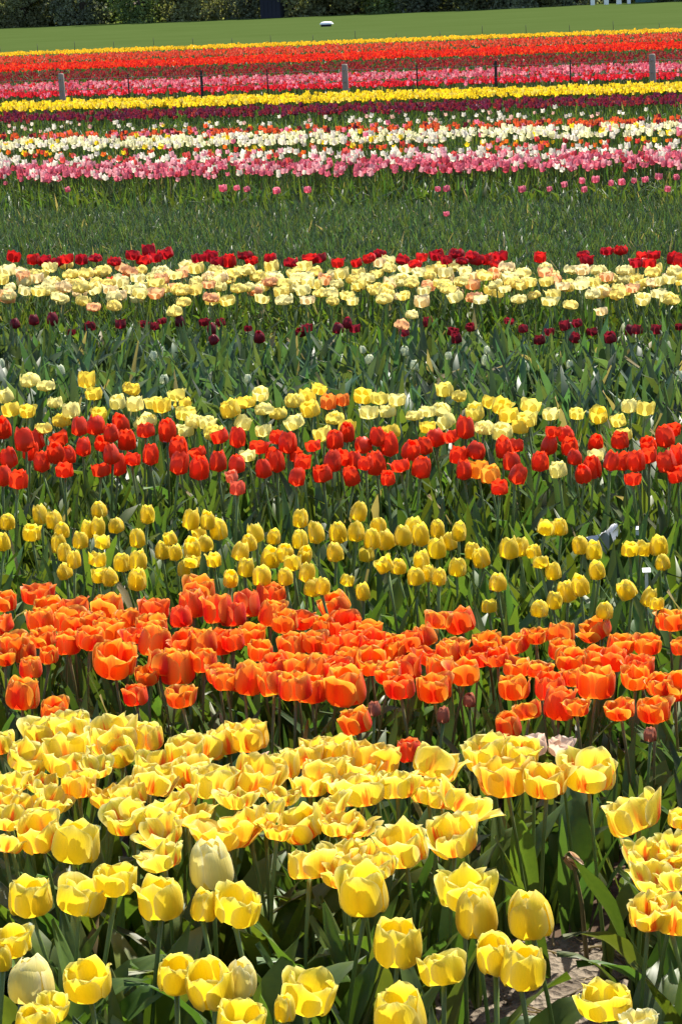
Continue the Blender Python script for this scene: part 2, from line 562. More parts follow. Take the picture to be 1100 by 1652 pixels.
def bed_points(v0, v1, density, margin=0.8, clump=0.0, keep=None):
    """Random ground points of the strip between two row distances, as wide as the view plus a margin."""
    def half(v):
        return 0.155 * v + margin
    h = half(v1 * 1.06)
    n = int(density * (v1 - v0) * 2 * h)
    v = RNG.uniform(v0, v1, n)
    u = RNG.uniform(-h, h, n) + v * math.tan(-THETA)
    p = to_world(u, v)
    ok = np.abs(p[:, 0]) < half(p[:, 1])
    ok &= p[:, 1] > 1.2
    p = p[ok]
    if clump > 0:
        g = np.sin(p[:, 0] * 5.1 + 1.7 * np.sin(p[:, 1] * 3.3)) * np.sin(p[:, 1] * 4.3 + 2 * np.sin(p[:, 0] * 2.7)) + RNG.uniform(-1, 1, len(p)) * 0.6
        p = p[g > clump * 2 - 1.2]
    if keep is not None:
        p = p[keep(p)]
    return p


def foliage(name, label, v0, v1, density, templates, length, tone, keep=None, margin=0.8, upright=0.25):
    parts = []
    p = bed_points(v0, v1, density, margin, keep=keep)
    pick = RNG.integers(0, len(templates), len(p))
    for k, (V, F) in enumerate(templates):
        q = p[pick == k]
        n = len(q)
        if not n:
            continue
        ln = length * RNG.uniform(0.65, 1.2, n)
        parts.append(scatter(V, F, np.c_[q, np.full(n, -0.005)], RNG.uniform(0, 6.283, n), ln, ln * RNG.uniform(0.95, 1.1, n), leaf_cols(n, tone), RNG.uniform(0, upright, n), RNG.uniform(0, 6.283, n)))
    P, F, C = merge(parts)
    o = link(name, mesh_np(name, P, F, M['leaf'], None, C))
    return tag(o, label, 'leaves', None, 'stuff')


# ------------------------------------------------------------------ the setting: soil, field
V, F = box(-700, 700, -30, 1400, -0.6, 0.0)
tag(link('ground', mesh_np('ground', V, F, M['soil'], smooth=False)), 'dark brown soil of the flat flower field', None, None, 'structure')


def strip(name, label, v0, v1, half, z, mat, n=2):
    pts = []
    for v in np.linspace(v0, v1, n):
        for u in np.linspace(-half, half, n):
            w = to_world(np.array([u - v * math.tan(THETA)]), np.array([v]))[0]
            pts.append((w[0], w[1], z))
    o = link(name, mesh_np(name, pts, [grid_faces(n, n)], mat))
    return tag(o, label, None, None, 'structure')


V_FAR = row_v(64, 0.36)
strip('field', 'flat green grass field between the tulips and the trees', V_FAR, 330.0, 260.0, 0.004, M['grass'])

# dry bare patch of soil at the front, a little mound of clods
cx0 = at(905, 1648, 0)
n = 44
gx, gy = np.meshgrid(np.linspace(-0.34, 0.34, n), np.linspace(-0.36, 0.36, n), indexing='ij')
edge = np.clip(1 - np.maximum(np.abs(gx) / 0.34, np.abs(gy) / 0.36) ** 4, 0, 1)
hz = 0.012 * edge
for fx, fy, ph, am in ((23, 11, 0.3, 0.006), (9, 31, 1.1, 0.006), (41, 37, 2.0, 0.004), (67, 53, 0.7, 0.003), (90, 97, 0.2, 0.003)):
    hz = hz + am * edge * np.sin(gx * fx + ph + 1.3 * np.sin(gy * fy * 0.6)) * np.sin(gy * fy + 2 * ph)
hz = hz + RNG.normal(0, 0.0022, hz.shape) * edge
V = np.stack([gx + cx0.x, gy + cx0.y, np.maximum(hz, -0.004) + 0.004], 2).reshape(-1, 3)
tag(link('bare_soil_path', mesh_np('bare_soil_path', V, [grid_faces(n, n)], M['dry'])), 'patch of dry cracked bare soil between the front tulips', None, None, 'structure')
vv = []
for i in range(7):
    for k in range(8):
        th, ph = math.pi * i / 6, 2 * math.pi * k / 8
        r = 1 + 0.25 * math.sin(3 * ph + i) * math.sin(th)
        vv.append((r * math.sin(th) * math.cos(ph), 0.8 * r * math.sin(th) * math.sin(ph), 0.55 * math.cos(th)))
ff = [(i * 8 + k, i * 8 + (k + 1) % 8, (i + 1) * 8 + (k + 1) % 8, (i + 1) * 8 + k) for i in range(6) for k in range(8)]
nc_ = 420
q = np.c_[cx0.x + RNG.uniform(-0.33, 0.33, nc_), cx0.y + RNG.uniform(-0.34, 0.34, nc_), np.full(nc_, 0.012)]
sz = RNG.uniform(0.002, 0.008, nc_) * RNG.uniform(0.5, 1.3, nc_)
P, FF, C = scatter(np.array(vv, np.float32), [np.array(ff)], q, RNG.uniform(0, 6.28, nc_), sz, sz, np.ones((nc_, 3)))
tag(link('soil_crumbs', mesh_np('soil_crumbs', P, FF, M['dry'], None, C)), 'loose dry crumbs of soil on the bare patch', 'soil', None, 'stuff')

ns = 130
q = np.c_[cx0.x + RNG.uniform(-0.32, 0.32, ns), cx0.y + RNG.uniform(-0.34, 0.34, ns), np.full(ns, 0.02)]
Vs_, Fs_ = tube([(0, 0, -0.5), (0.06, 0.03, 0.0), (0, 0, 0.5)], [0.03, 0.045, 0.02], 4)
ln = RNG.uniform(0.02, 0.07, ns)
P, FF, C = scatter(Vs_, Fs_, q, RNG.uniform(0, 6.28, ns), ln, ln, np.array([(0.34, 0.27, 0.17)]) * RNG.uniform(0.3, 1.2, (ns, 1)), np.full(ns, 1.5), RNG.uniform(0, 6.28, ns))
tag(link('straw', mesh_np('straw', P, FF, M['tree'], None, C)), 'dry stalk litter strewn on the bare soil', 'straw', None, 'stuff')


def clear_soil(p):
    """Leave the bare patch free of filler leaves."""
    dx, dy = (p[:, 0] - cx0.x * p[:, 1] / cx0.y) / 0.15, (p[:, 1] - cx0.y + 0.22) / 0.56
    return (np.abs(dx) ** 3 + np.abs(dy) ** 3) > 1.0


# ------------------------------------------------------------------ foliage of the beds (uncountable)
H_FRONT, H_FLAME, H_ORANGE, H_MIDY, H_RED, H_PALE = 0.40, 0.37, 0.33, 0.36, 0.40, 0.40
vb = [row_v(1652, 0.40) - 0.9, row_v(1190, 0.36), row_v(975, 0.33), row_v(800, 0.36), row_v(690, 0.38), row_v(615, 0.36),
      row_v(540, 0.28), row_v(490, 0.34), row_v(425, 0.36), row_v(320, 0.23), row_v(310, 0.31) + 0.7, row_v(235, 0.36), row_v(150, 0.36)]
foliage('front_leaves', 'broad green leaves under the yellow tulips in front', vb[0], vb[1], 250, LEAF_HI, 0.27, 'green', clear_soil, 0.9)
foliage('orange_bed_leaves', 'green leaves and shoots under the orange tulips', vb[1], vb[2], 450, LEAF_MID, 0.25, 'green', clear_soil, 0.9)
foliage('small_yellow_bed_leaves', 'upright green leaves among the small yellow tulips', vb[2], vb[3], 540, LEAF_MID, 0.29, 'bright', None, 0.9)
foliage('red_bed_leaves', 'green leaves in front of the red tulips', vb[3], vb[4], 495, LEAF_MID, 0.31, 'green', None, 0.9)
foliage('pale_yellow_bed_leaves', 'green leaves among the pale yellow tulips', vb[4], vb[5], 450, LEAF_MID, 0.31, 'green', None, 0.9)
foliage('blue_green_bed_leaves', 'dense blue-green leaves of the bed almost without flowers', vb[5], vb[6], 495, LEAF_MID, 0.33, 'blue', None, 0.9, 0.35)
foliage('maroon_bed_leaves', 'yellow-green leaves around the small maroon tulips', vb[6], vb[7], 450, LEAF_MID, 0.28, 'bright', None, 0.9)
foliage('cream_bed_leaves', 'green leaves under the cream double tulips', vb[7], vb[8], 700, LEAF_LO, 0.30, 'green', None, 0.9)
foliage('flowerless_bed_leaves', 'wide band of green leaves with no flowers', vb[8], vb[9], 2200, LEAF_LO, 0.225, 'cool', None, 1.0, 0.3)
foliage('pink_bed_leaves', 'dark green leaves in front of the pink tulips', vb[10], vb[11], 520, LEAF_LO, 0.30, 'green', None, 1.0)
foliage('far_bed_leaves', 'green leaves under the white and purple tulips', vb[11], vb[12], 330, LEAF_LO, 0.32, 'green', None, 1.2)
foliage('beyond_fence_leaves', 'green leaves under the striped tulip rows beyond the fence', vb[12], V_FAR, 60, LEAF_LO, 0.32, 'dark', None, 1.5)

# ------------------------------------------------------------------ far flower beds (too many and too small to count)


def flower_bed(name, label, y0, y1, h, rad, density, cols, clump=0.0, margin=1.0, stems=True, jitter=0.012, lo=True, keep=None):
    """Tulips of one strip. cols: [(weight, colour)]."""
    hp = 0.8 * rad * F_PX / (at(550, (y0 + y1) / 2, h).length)
    hp = min(hp, (y1 - y0) * 0.35)
    p = bed_points(row_v(y1 - hp, h), row_v(y0 + hp, h), density, margin, clump, keep)
    n = len(p)
    wts = np.array([c[0] for c in cols], float)
    pick = RNG.choice(len(cols), n, p=wts / wts.sum())
    c = np.array([c[1] for c in cols])[pick] * RNG.uniform(0.75, 1.15, (n, 1))
    hh = h - rad + RNG.normal(0, jitter, n)
    sc_ = rad * RNG.uniform(0.75, 1.2, n)
    parts = [scatter(CUP_LO[0], CUP_LO[1], np.c_[p, hh], RNG.uniform(0, 6.28, n), sc_, sc_ * RNG.uniform(0.85, 1.1, n), np.clip(c, 0, 0.95), np.abs(RNG.normal(0, 0.2, n)), RNG.uniform(0, 6.28, n))]
    P, F, C = merge(parts)
    o = link(name, mesh_np(name, P, F, M['petal'], None, C, smooth=False))
    tag(o, label, 'tulips', None, 'stuff')
    if stems:
        P, F, C = scatter(STEM_LO[0], STEM_LO[1], np.c_[p, np.zeros(n)], RNG.uniform(0, 6.28, n), np.full(n, 0.36), hh, leaf_cols(n, 'bright'))
        link('stems', mesh_np('stems', P, F, M['stem'], None, C), o)['kind'] = 'stuff'
    return o


YEL, ORG, RED_, PNK, WHT, CRM, MAR, PUR = (0.88, 0.66, 0.02), (0.85, 0.20, 0.02), (0.62, 0.02, 0.015), (0.80, 0.22, 0.30), (0.80, 0.73, 0.60), (0.88, 0.82, 0.42), (0.16, 0.012, 0.02), (0.20, 0.025, 0.080)
flower_bed('far_yellow_tulips', 'thin yellow stripe of tulips along the far grass field', 64.5, 70.5, 0.36, 0.0284, 87, [(1, (0.88, 0.58, 0.02))], stems=False)
flower_bed('far_salmon_tulips', 'dull orange stripe of tulips below the far yellow stripe', 71, 84, 0.35, 0.0258, 40, [(3, (0.66, 0.06, 0.025)), (2, (0.70, 0.14, 0.07)), (1, (0.80, 0.09, 0.015))], stems=False)
flower_bed('far_scarlet_tulips', 'bright orange-red stripe of tulips beyond the fence', 84, 97, 0.36, 0.0284, 83, [(5, (0.76, 0.030, 0.010)), (1, (0.85, 0.10, 0.015))], stems=False)
flower_bed('far_maroon_tulips', 'brownish red stripe of tulips beyond the fence', 98, 117, 0.35, 0.0241, 40, [(4, (0.26, 0.018, 0.016)), (2, (0.42, 0.03, 0.03)), (2, (0.20, 0.07, 0.04))], stems=False)
flower_bed('far_pink_tulips', 'pink stripe of tulips beyond the fence', 117, 131, 0.36, 0.0258, 89, [(4, (0.66, 0.13, 0.18)), (2, (0.76, 0.32, 0.34)), (1, RED_)], stems=False)
flower_bed('far_red_tulips', 'red stripe of tulips just beyond the fence', 131, 142, 0.36, 0.0267, 94, [(1, (0.66, 0.02, 0.03)), (0.2, PNK)])
flower_bed('fence_yellow_tulips', 'dense bright yellow stripe of tulips in front of the fence', 148, 164, 0.37, 0.0264, 148, [(5, YEL), (1, (0.88, 0.70, 0.10))])
flower_bed('purple_tulips', 'dark purple stripe of tulips below the bright yellow one', 166, 184, 0.36, 0.0256, 79, [(3, (0.17, 0.018, 0.05)), (4, (0.20, 0.015, 0.03)), (1, (0.34, 0.04, 0.03))])
flower_bed('sparse_white_tulips', 'sparse white tulips dotting the green band', 183, 205, 0.34, 0.0240, 8, [(4, WHT), (1, (0.8, 0.5, 0.4)), (0.4, YEL)])
flower_bed('thin_orange_tulips', 'thin orange-red stripe of tulips above the cream ones', 200, 215, 0.35, 0.0248, 75, [(5, (0.72, 0.12, 0.03)), (1, PNK), (1, MAR)])
flower_bed('cream_white_tulips', 'cream white stripe of tulips in the middle distance', 209, 233, 0.37, 0.0272, 86, [(4, (0.88, 0.83, 0.50)), (3, WHT), (0.4, YEL), (0.3, PNK)], 0.12)
flower_bed('mixed_orange_tulips', 'scattered orange and yellow tulips below the cream stripe', 230, 246, 0.33, 0.0240, 25, [(2, ORG), (2, (0.6, 0.06, 0.04)), (1, YEL)])
flower_bed('white_pink_tulips', 'white and pink tulips mixed above the pink stripe', 238, 262, 0.37, 0.0264, 52, [(4, WHT), (2, (0.82, 0.42, 0.45)), (1, (0.7, 0.1, 0.08))], 0.1)
flower_bed('pink_tulips', 'rose pink stripe of tulips above the green band', 252, 282, 0.36, 0.0256, 115, [(4, (0.64, 0.14, 0.19)), (2, (0.76, 0.36, 0.38)), (0.6, WHT), (0.8, (0.5, 0.06, 0.08))], 0.1)

# ------------------------------------------------------------------ single tulips
ORD1 = 'zeroth first second third fourth fifth sixth seventh eighth ninth tenth eleventh twelfth thirteenth fourteenth fifteenth sixteenth seventeenth eighteenth nineteenth'.split()
TENS = {2: 'twent', 3: 'thirt', 4: 'fort', 5: 'fift', 6: 'sixt', 7: 'sevent'}


def ordinal(k):
    if k < 20:
        return ORD1[k]
    t, u = divmod(k, 10)
    return TENS[t] + 'ieth' if u == 0 else TENS[t] + 'y-' + ORD1[u]


PSETS = {}


def petals_for(shape, matkey, k):
    key = (shape, matkey, k)
    if key not in PSETS:
        PSETS[key] = petal_set(shape, 100 + sum(map(ord, shape + matkey)) * 7 + k, matkey)
    return PSETS[key]


FSETS = {}


def flower_for(shape, matkey, k):
    key = (shape, matkey, k)
    if key not in FSETS:
        sd_ = 300 + sum(map(ord, shape + matkey)) * 5 + k
        FSETS[key] = double_flower(sd_) if shape == 'double' else flower_mesh(shape, sd_, matkey)
    return FSETS[key]


WIDTH = {'egg': 2.04, 'goblet': 2.12, 'cup': 2.28, 'open': 2.5, 'wide': 2.8, 'small': 2.0, 'double': 2.3}
HEAD_MID = {'egg': 1.1, 'goblet': 0.95, 'cup': 0.8, 'open': 0.7, 'wide': 0.65, 'small': 1.15, 'double': 0.8}
LEAF_TONE = {'green': (0.062, 0.110, 0.018), 'bright': (0.080, 0.130, 0.016), 'blue': (0.055, 0.098, 0.034)}


def make_tulip(name, x, y, wpx, h, shape, matkey, color, detail, leaves=2, tone='green', tilt=0.16, stem_col=(0.10, 0.15, 0.035), variant=None):
    """A tulip whose head shows at pixel x, y with the given width; it stands on the soil below."""
    P = at(x, y, h + (random.uniform(-0.012, 0.012) if detail else random.uniform(-0.03, 0.03)))
    dist = (P - Vector((0, 0, CAM_Z))).length
    rad = wpx * dist / F_PX / WIDTH[shape]
    k = random.randrange(4)
    dx, dy = STEM_OFF[k]
    rz = random.uniform(0, 6.283)
    c, s = math.cos(rz), math.sin(rz)
    ta, tz = abs(random.gauss(0, tilt)), random.uniform(0, 6.283)
    axis = Vector((math.sin(ta) * math.cos(tz), math.sin(ta) * math.sin(tz), math.cos(ta)))
    base = P - axis * (HEAD_MID[shape] * rad)              # where head and stem meet
    hs = base.z
    gx, gy = base.x - hs * (dx * c - dy * s), base.y - hs * (dx * s + dy * c)
    root = bpy.data.objects.new(name, None)
    COL.objects.link(root)
    root.empty_display_size = 0.02
    root.location = (gx, gy, 0)
    st = link('stem', STEM_MESH[k], root, Matrix.Rotation(rz, 4, 'Z') @ Matrix.Diagonal((hs, hs, hs, 1)))
    v = random.uniform(0.75, 1.25)
    st.color = (stem_col[0] * v, stem_col[1] * v, stem_col[2] * v, 1)
    hm = Matrix.Translation(base - Vector((gx, gy, 0))) @ Vector((0, 0, 1)).rotation_difference(axis).to_matrix().to_4x4() @ Matrix.Rotation(random.uniform(0, 6.283), 4, 'Z') @ Matrix.Diagonal((rad * random.uniform(0.93, 1.08), rad * random.uniform(0.93, 1.08), rad * random.uniform(0.9, 1.12), 1))
    var = random.randrange(8 if detail else 5) if variant is None else variant
    if detail:
        for me in petals_for(shape, matkey, var):
            o = link('petal', me, root, hm)
            g = random.uniform(0.95, 1.04)
            o.color = (min(1, color[0] * g), min(1, color[1] * g), color[2] * g, 1)
    else:
        o = link('flower', flower_for(shape, matkey, var), root, hm)
        o.color = (*color, 1)
    meshes = LEAF_MESH if detail else LEAF_MESH_MID
    lt = LEAF_TONE[tone]
    a0 = random.uniform(0, 6.283)
    for i in range(leaves):
        ln = h * random.uniform(0.62, 0.86)
        lo = link('leaf', random.choice(meshes), root, Matrix.Translation((0, 0, 0.01 + 0.02 * i)) @ Matrix.Rotation(a0 + i * 2.4 + random.uniform(-0.4, 0.4), 4, 'Z') @ Matrix.Diagonal((ln, ln, ln, 1)))
        v = random.uniform(0.65, 1.35)
        wv = random.uniform(0.85, 1.3)
        lo.color = (lt[0] * v * wv, lt[1] * v, lt[2] * v / wv, 1)
    return root


def row_labels(items, what, bed, nrows):
    """Label for each (x, y): its place counted from the left in a row of its bed."""
    order = sorted(range(len(items)), key=lambda i: -(items[i][1] - 0.04 * items[i][0]))
    labels = [None] * len(items)
    per = math.ceil(len(items) / nrows)
    rown = {0: 'front row', nrows - 1: 'back row'}
    for r in range(nrows):
        row = sorted(order[r * per:(r + 1) * per], key=lambda i: items[i][0])
        for k, i in enumerate(row):
            rn = 'only row' if nrows == 1 else rown.get(r, ordinal(r + 1) + ' row')
            place = 'leftmost' if k == 0 else 'rightmost' if k == len(row) - 1 else ordinal(k + 1) + ' from left'
            labels[i] = f'{what}, {place}, {rn} of {bed}'
    return labels


def shade(c, v=0.08):
    g = random.uniform(1 - v, 1 + v)
    return tuple(min(1.0, max(0, x * g)) for x in c)


# --- plain yellow tulips in front: x, y, width, shape, colour factor, own label
ONE = (1, 1, 1)
PALE = (1.0, 1.18, 8.5)
front = [
    (125, 1355, 76, 'goblet', ONE, 'very broad plain yellow tulip standing out before the streaked tulips at left'),
    (48, 1446, 64, 'goblet', ONE, 'yellow goblet tulip at the left edge below the very broad one'),
    (133, 1448, 72, 'cup', ONE, 'yellow cup tulip with a petal bent out to the left, third line of heads'),
    (187, 1420, 64, 'cup', ONE, 'pale rimmed yellow tulip tucked behind the bent-petal cup tulip'),
    (258, 1448, 72, 'goblet', ONE, 'upright yellow goblet tulip between the cup tulips at left centre'),
    (340, 1397, 68, 'egg', PALE, 'tall closed pale cream-yellow tulip seen from behind, above two yellow ones'),
    (330, 1462, 40, 'small', ONE, 'narrow yellow tulip half hidden beneath the closed pale one'),
    (383, 1462, 74, 'cup', ONE, 'yellow cup tulip below right of the closed pale one'),
    (22, 1520, 58, 'cup', ONE, 'open yellow tulip cut by the left edge above the bottom corner'),
    (52, 1580, 68, 'egg', PALE, 'tall pale closed tulip leaning in the bottom left corner'),
    (84, 1628, 56, 'open', ONE, 'yellow tulip dropping a petal in the bottom left corner'),
    (58, 1650, 60, 'goblet', ONE, 'yellow tulip cut by the bottom edge in the left corner'),
    (142, 1582, 80, 'cup', ONE, 'flared yellow tulip standing alone right of the leaning pale one'),
    (285, 1572, 60, 'goblet', ONE, 'yellow tulip at the left of the tight trio near the bottom'),
    (338, 1588, 78, 'goblet', ONE, 'broad yellow tulip in the middle of the tight trio near the bottom'),
    (388, 1580, 52, 'egg', PALE, 'pale tulip at the right of the tight trio near the bottom'),
    (390, 1648, 74, 'cup', ONE, 'yellow tulip cut by the bottom edge below the tight trio'),
    (498, 1602, 84, 'cup', ONE, 'large yellow tulip with a bent tip, bottom centre'),
    (460, 1628, 34, 'small', ONE, 'narrow yellow tulip peeping out left of the large bottom centre one'),
    (645, 1638, 80, 'goblet', ONE, 'broad yellow tulip cut by the bottom edge right of centre'),
    (640, 1519, 80, 'goblet', ONE, 'barrel-shaped yellow tulip right of centre above the bottom one'),
    (712, 1563, 70, 'cup', ONE, 'yellow cup tulip beside the barrel-shaped one'),
    (587, 1438, 78, 'goblet', ONE, 'big plain yellow tulip in front of the streaked tulips at centre'),
    (768, 1476, 66, 'egg', ONE, 'closed yellow tulip on a dark stem before an open pale one'),
    (750, 1440, 86, 'open', (1, 1.05, 2.6), 'open pale yellow tulip behind the closed one on a dark stem'),
    (855, 1475, 70, 'egg', ONE, 'tall closed yellow tulip on a dark stem over the bare soil'),
    (797, 1541, 60, 'goblet', ONE, 'yellow tulip low behind two dark stems, the left of two'),
    (842, 1562, 66, 'goblet', ONE, 'yellow tulip low behind a dark stem, the right of two'),
    (976, 1615, 92, 'open', ONE, 'wide ragged yellow tulip in front of the bare soil patch'),
    (1032, 1652, 60, 'open', PALE, 'pale open tulip cut by the bottom edge at right'),
    (4, 1548, 30, 'small', ONE, 'small yellow tulip at the left edge under the open one'),
]
for x, y, w, sh, cf, lb in front:
    o = make_tulip('yellow_tulip', x, y, w, H_FRONT, sh, 'pale' if cf is PALE else 'yellow', shade(ONE if cf is PALE else cf, 0.05), True, 1 if 740 < x < 1000 and y > 1430 else 3, 'green', 0.19)
    tag(o, lb, 'tulip', 'plain yellow tulips in front')

# --- yellow tulips with orange flames
FL = [
    (0, 1200, 40, 'c'), (68, 1182, 52, 'c'), (110, 1172, 62, 'o'), (45, 1225, 62, 'o'), (112, 1222, 78, 'o'), (182, 1192, 80, 'o'), (193, 1216, 48, 'c'), (236, 1185, 48, 'g'),
    (20, 1262, 54, 'w'), (72, 1265, 50, 'w'), (128, 1266, 50, 'c'), (12, 1290, 45, 'o'), (85, 1293, 55, 'w'), (40, 1304, 56, 'w'), (14, 1322, 54, 'w'), (62, 1345, 66, 'c'),
    (12, 1362, 52, 'w'), (176, 1290, 56, 'w'), (208, 1286, 50, 'c'), (205, 1320, 62, 'o'), (246, 1262, 64, 'o'), (256, 1236, 62, 'o'), (245, 1317, 70, 'w'), (262, 1346, 64, 'w'),
    (262, 1386, 66, 'w'), (298, 1215, 56, 'c'), (332, 1206, 60, 'o'), (366, 1196, 52, 'c'), (402, 1190, 62, 'o'), (312, 1242, 62, 'o'), (346, 1262, 76, 'o'), (415, 1256, 68, 'o'),
    (312, 1268, 46, 'w'), (288, 1292, 60, 'w'), (306, 1316, 62, 'w'), (364, 1346, 92, 'w'), (396, 1328, 66, 'w'), (424, 1318, 64, 'w'), (448, 1344, 44, 'w'), (455, 1236, 58, 'c'),
    (490, 1222, 60, 'o'), (516, 1214, 54, 'o'), (526, 1246, 70, 'o'), (546, 1216, 54, 'c'), (487, 1330, 62, 'c'), (526, 1306, 64, 'w'), (546, 1332, 56, 'w'), (498, 1395, 60, 'c'),
    (548, 1386, 62, 'w'), (578, 1242, 56, 'o'), (556, 1268, 58, 'w'), (606, 1226, 72, 'o'), (584, 1276, 74, 'o'), (640, 1268, 62, 'o'), (568, 1334, 58, 'w'), (705, 1232, 66, 'c'),
    (690, 1276, 54, 'o'), (716, 1288, 54, 'o'), (750, 1296, 80, 'w'), (786, 1216, 78, 'o'), (815, 1256, 80, 'o'), (650, 1368, 80, 'o'), (730, 1352, 76, 'o'), (578, 1382, 62, 'w'),
    (556, 1410, 74, 'w'), (842, 1216, 50, 'c'), (880, 1258, 64, 'c'), (950, 1248, 80, 'o'), (1020, 1317, 84, 'o'), (1097, 1322, 36, 'c'), (1044, 1386, 66, 'w'), (1084, 1368, 58, 'w'),
    (1054, 1422, 62, 'w'), (1092, 1424, 54, 'w'), (1046, 1476, 64, 'o'), (1084, 1480, 72, 'o'), (1096, 1396, 50, 'w'), (612, 1400, 46, 'o'), (158, 1240, 44, 'w'), (455, 1285, 50, 'w'), (382, 1290, 56, 'w'), (500, 1272, 56, 'w'),
]
SH = {'c': 'cup', 'o': 'open', 'w': 'wide', 'g': 'goblet'}
own = {(364, 1346): 'wide open yellow tulip with a glowing red heart, behind the closed pale one',
       (950, 1248): 'yellow cup tulip streaked orange, standing alone on the right by the orange bed',
       (1020, 1317): 'open orange-streaked tulip alone at right above the crowded clump',
       (650, 1368): 'open bowl-shaped yellow tulip right of centre above dark leaves',
       (730, 1352): 'yellow bowl tulip below the spreading one, right of centre',
       (236, 1185): 'tall narrow yellow tulip at the top of the streaked bed on the left'}
labs = row_labels(FL, 'yellow tulip with orange streaks', 'the streaked bed', 6)
for (x, y, w, s_), lb in zip(FL, labs):
    cf = random.choice((ONE, ONE, (1, 1.03, 2.5), (1, 1.06, 4.5), (1, 0.92, 0.8)))
    if (x, y) in ((364, 1346), (448, 1344), (312, 1268), (606, 1226), (815, 1256), (402, 1190), (128, 1266), (176, 1290)):
        cf = (1, 0.84, 0.6)
    o = make_tulip('streaked_tulip', x, y, w * 1.08, H_FLAME, SH[s_], 'flamed', shade(cf, 0.05), True, 2 if y > 1300 else 1, 'green', 0.26)
    tag(o, own.get((x, y), lb), 'tulip', 'yellow tulips streaked with orange')
for x, y, w, sh, lb in ((858, 1203, 46, 'cup', 'faded whitish pink tulip behind the streaked ones at right'), (903, 1206, 42, 'open', 'faded pink tulip with one petal spread, beside the whitish one'), (414, 1228, 34, 'cup', 'wilting pinkish tulip among the yellow streaked ones')):
    tag(make_tulip('faded_tulip', x, y, w, H_FLAME, sh, 'petal', (0.80, 0.60, 0.45), True, 1, 'green', 0.3), lb, 'tulip', 'faded pink tulips')

# --- orange tulips
OR = [
    (8, 970, 44), (62, 958, 55), (82, 984, 54), (118, 982, 48), (66, 1002, 46), (114, 1002, 56), (5, 1010, 36), (175, 985, 54), (176, 1018, 50), (24, 1040, 48), (70, 1030, 46), (40, 1052, 38), (146, 1030, 50),
    (110, 1036, 44), (186, 1066, 68), (50, 1076, 40), (38, 1120, 54), (250, 984, 55), (292, 996, 38), (323, 950, 52), (310, 976, 48), (352, 984, 50), (246, 1012, 56), (216, 1026, 40), (250, 1036, 52), (298, 1036, 48),
    (326, 1036, 46), (356, 1036, 44), (286, 1076, 62), (262, 1070, 48), (238, 1090, 40), (219, 1120, 40), (293, 1126, 50), (330, 1066, 42), (353, 1088, 42), (88, 1146, 46), (376, 992, 44), (398, 976, 46), (437, 964, 50),
    (440, 990, 46), (485, 1000, 50), (460, 1004, 44), (540, 978, 52), (556, 1008, 54), (524, 1012, 44), (595, 1016, 44), (376, 1034, 42), (407, 1026, 44), (472, 1040, 52), (506, 1036, 48), (536, 1042, 48), (567, 1036, 42),
    (600, 1036, 46), (634, 1046, 48), (660, 1036, 48), (686, 1026, 38), (707, 1000, 44), (366, 1096, 48), (400, 1096, 56), (440, 1106, 48), (446, 1076, 48), (476, 1110, 56), (502, 1110, 52), (478, 1082, 60), (516, 1082, 52),
    (558, 1108, 66), (545, 1080, 48), (563, 1060, 42), (600, 1070, 55), (626, 1086, 44), (646, 1110, 48), (656, 1076, 50), (700, 1110, 62), (710, 1080, 48), (722, 1050, 44), (575, 1166, 50), (742, 1003, 54), (785, 1036, 46),
    (770, 1060, 52), (748, 1086, 52), (734, 1046, 44), (830, 1040, 52), (864, 1026, 42), (905, 1022, 48), (906, 1048, 46), (960, 1016, 56), (1000, 1040, 44), (1043, 1040, 44), (1080, 1002, 54), (836, 1076, 52), (870, 1080, 48),
    (920, 1066, 48), (964, 1062, 50), (1026, 1096, 52), (960, 1104, 66), (930, 1094, 44), (830, 1110, 52), (886, 1110, 54), (902, 1136, 56), (930, 1142, 42), (850, 1146, 44), (820, 1170, 42), (1000, 1146, 50), (1055, 1145, 56),
    (1090, 1110, 48), (1062, 1104, 46), (1030, 1076, 52), (990, 1066, 46), (1097, 1044, 34), (800, 1060, 46), (690, 1060, 46), (420, 1050, 44), (205, 1000, 40), (8, 1062, 34), (150, 1000, 40), (80, 1058, 34),
]
own = {(88, 1146): 'single orange tulip low behind the streaked yellow ones at left', (575, 1166): 'low orange tulip apart from the others in front of the orange bed at centre',
       (38, 1120): 'orange bowl tulip standing low at the left edge of the orange bed', (219, 1120): 'small orange tulip low on the left, beside another rounded one',
       (293, 1126): 'rounded orange tulip with a yellow side low on the left', (186, 1066): 'large broad orange tulip at left over bare stems',
       (1080, 1002): 'large red-orange tulip at the top right of the orange bed', (62, 958): 'tall red-orange tulip at the top left of the orange bed', (323, 950): 'tall deep red-orange tulip raised above the orange bed left of centre'}
labs = row_labels(OR, 'orange tulip', 'the orange bed', 6)
for (x, y, w), lb in zip(OR, labs):
    cf = random.choice((ONE, ONE, (1, 1.25, 1), (1, 0.6, 0.9), (0.95, 0.85, 1), (1, 1.5, 1.2)))
    if y < 1000:
        cf = (cf[0], cf[1] * 0.7, cf[2])
    sh = random.choice(('goblet', 'cup', 'cup', 'open'))
    o = make_tulip('orange_tulip', x, y, w * 0.95, H_ORANGE, sh, 'orange', shade(cf, 0.06), True, 1, 'green', 0.2, (0.13, 0.12, 0.045))
    tag(o, own.get((x, y), lb), 'tulip', 'orange tulips of the orange bed')
tag(make_tulip('orange_tulip', 660, 1210, 40, 0.33, 'goblet', 'orange', (0.9, 0.5, 1), True, 1), 'lone red-orange tulip at the back of the streaked yellow bed', 'tulip')
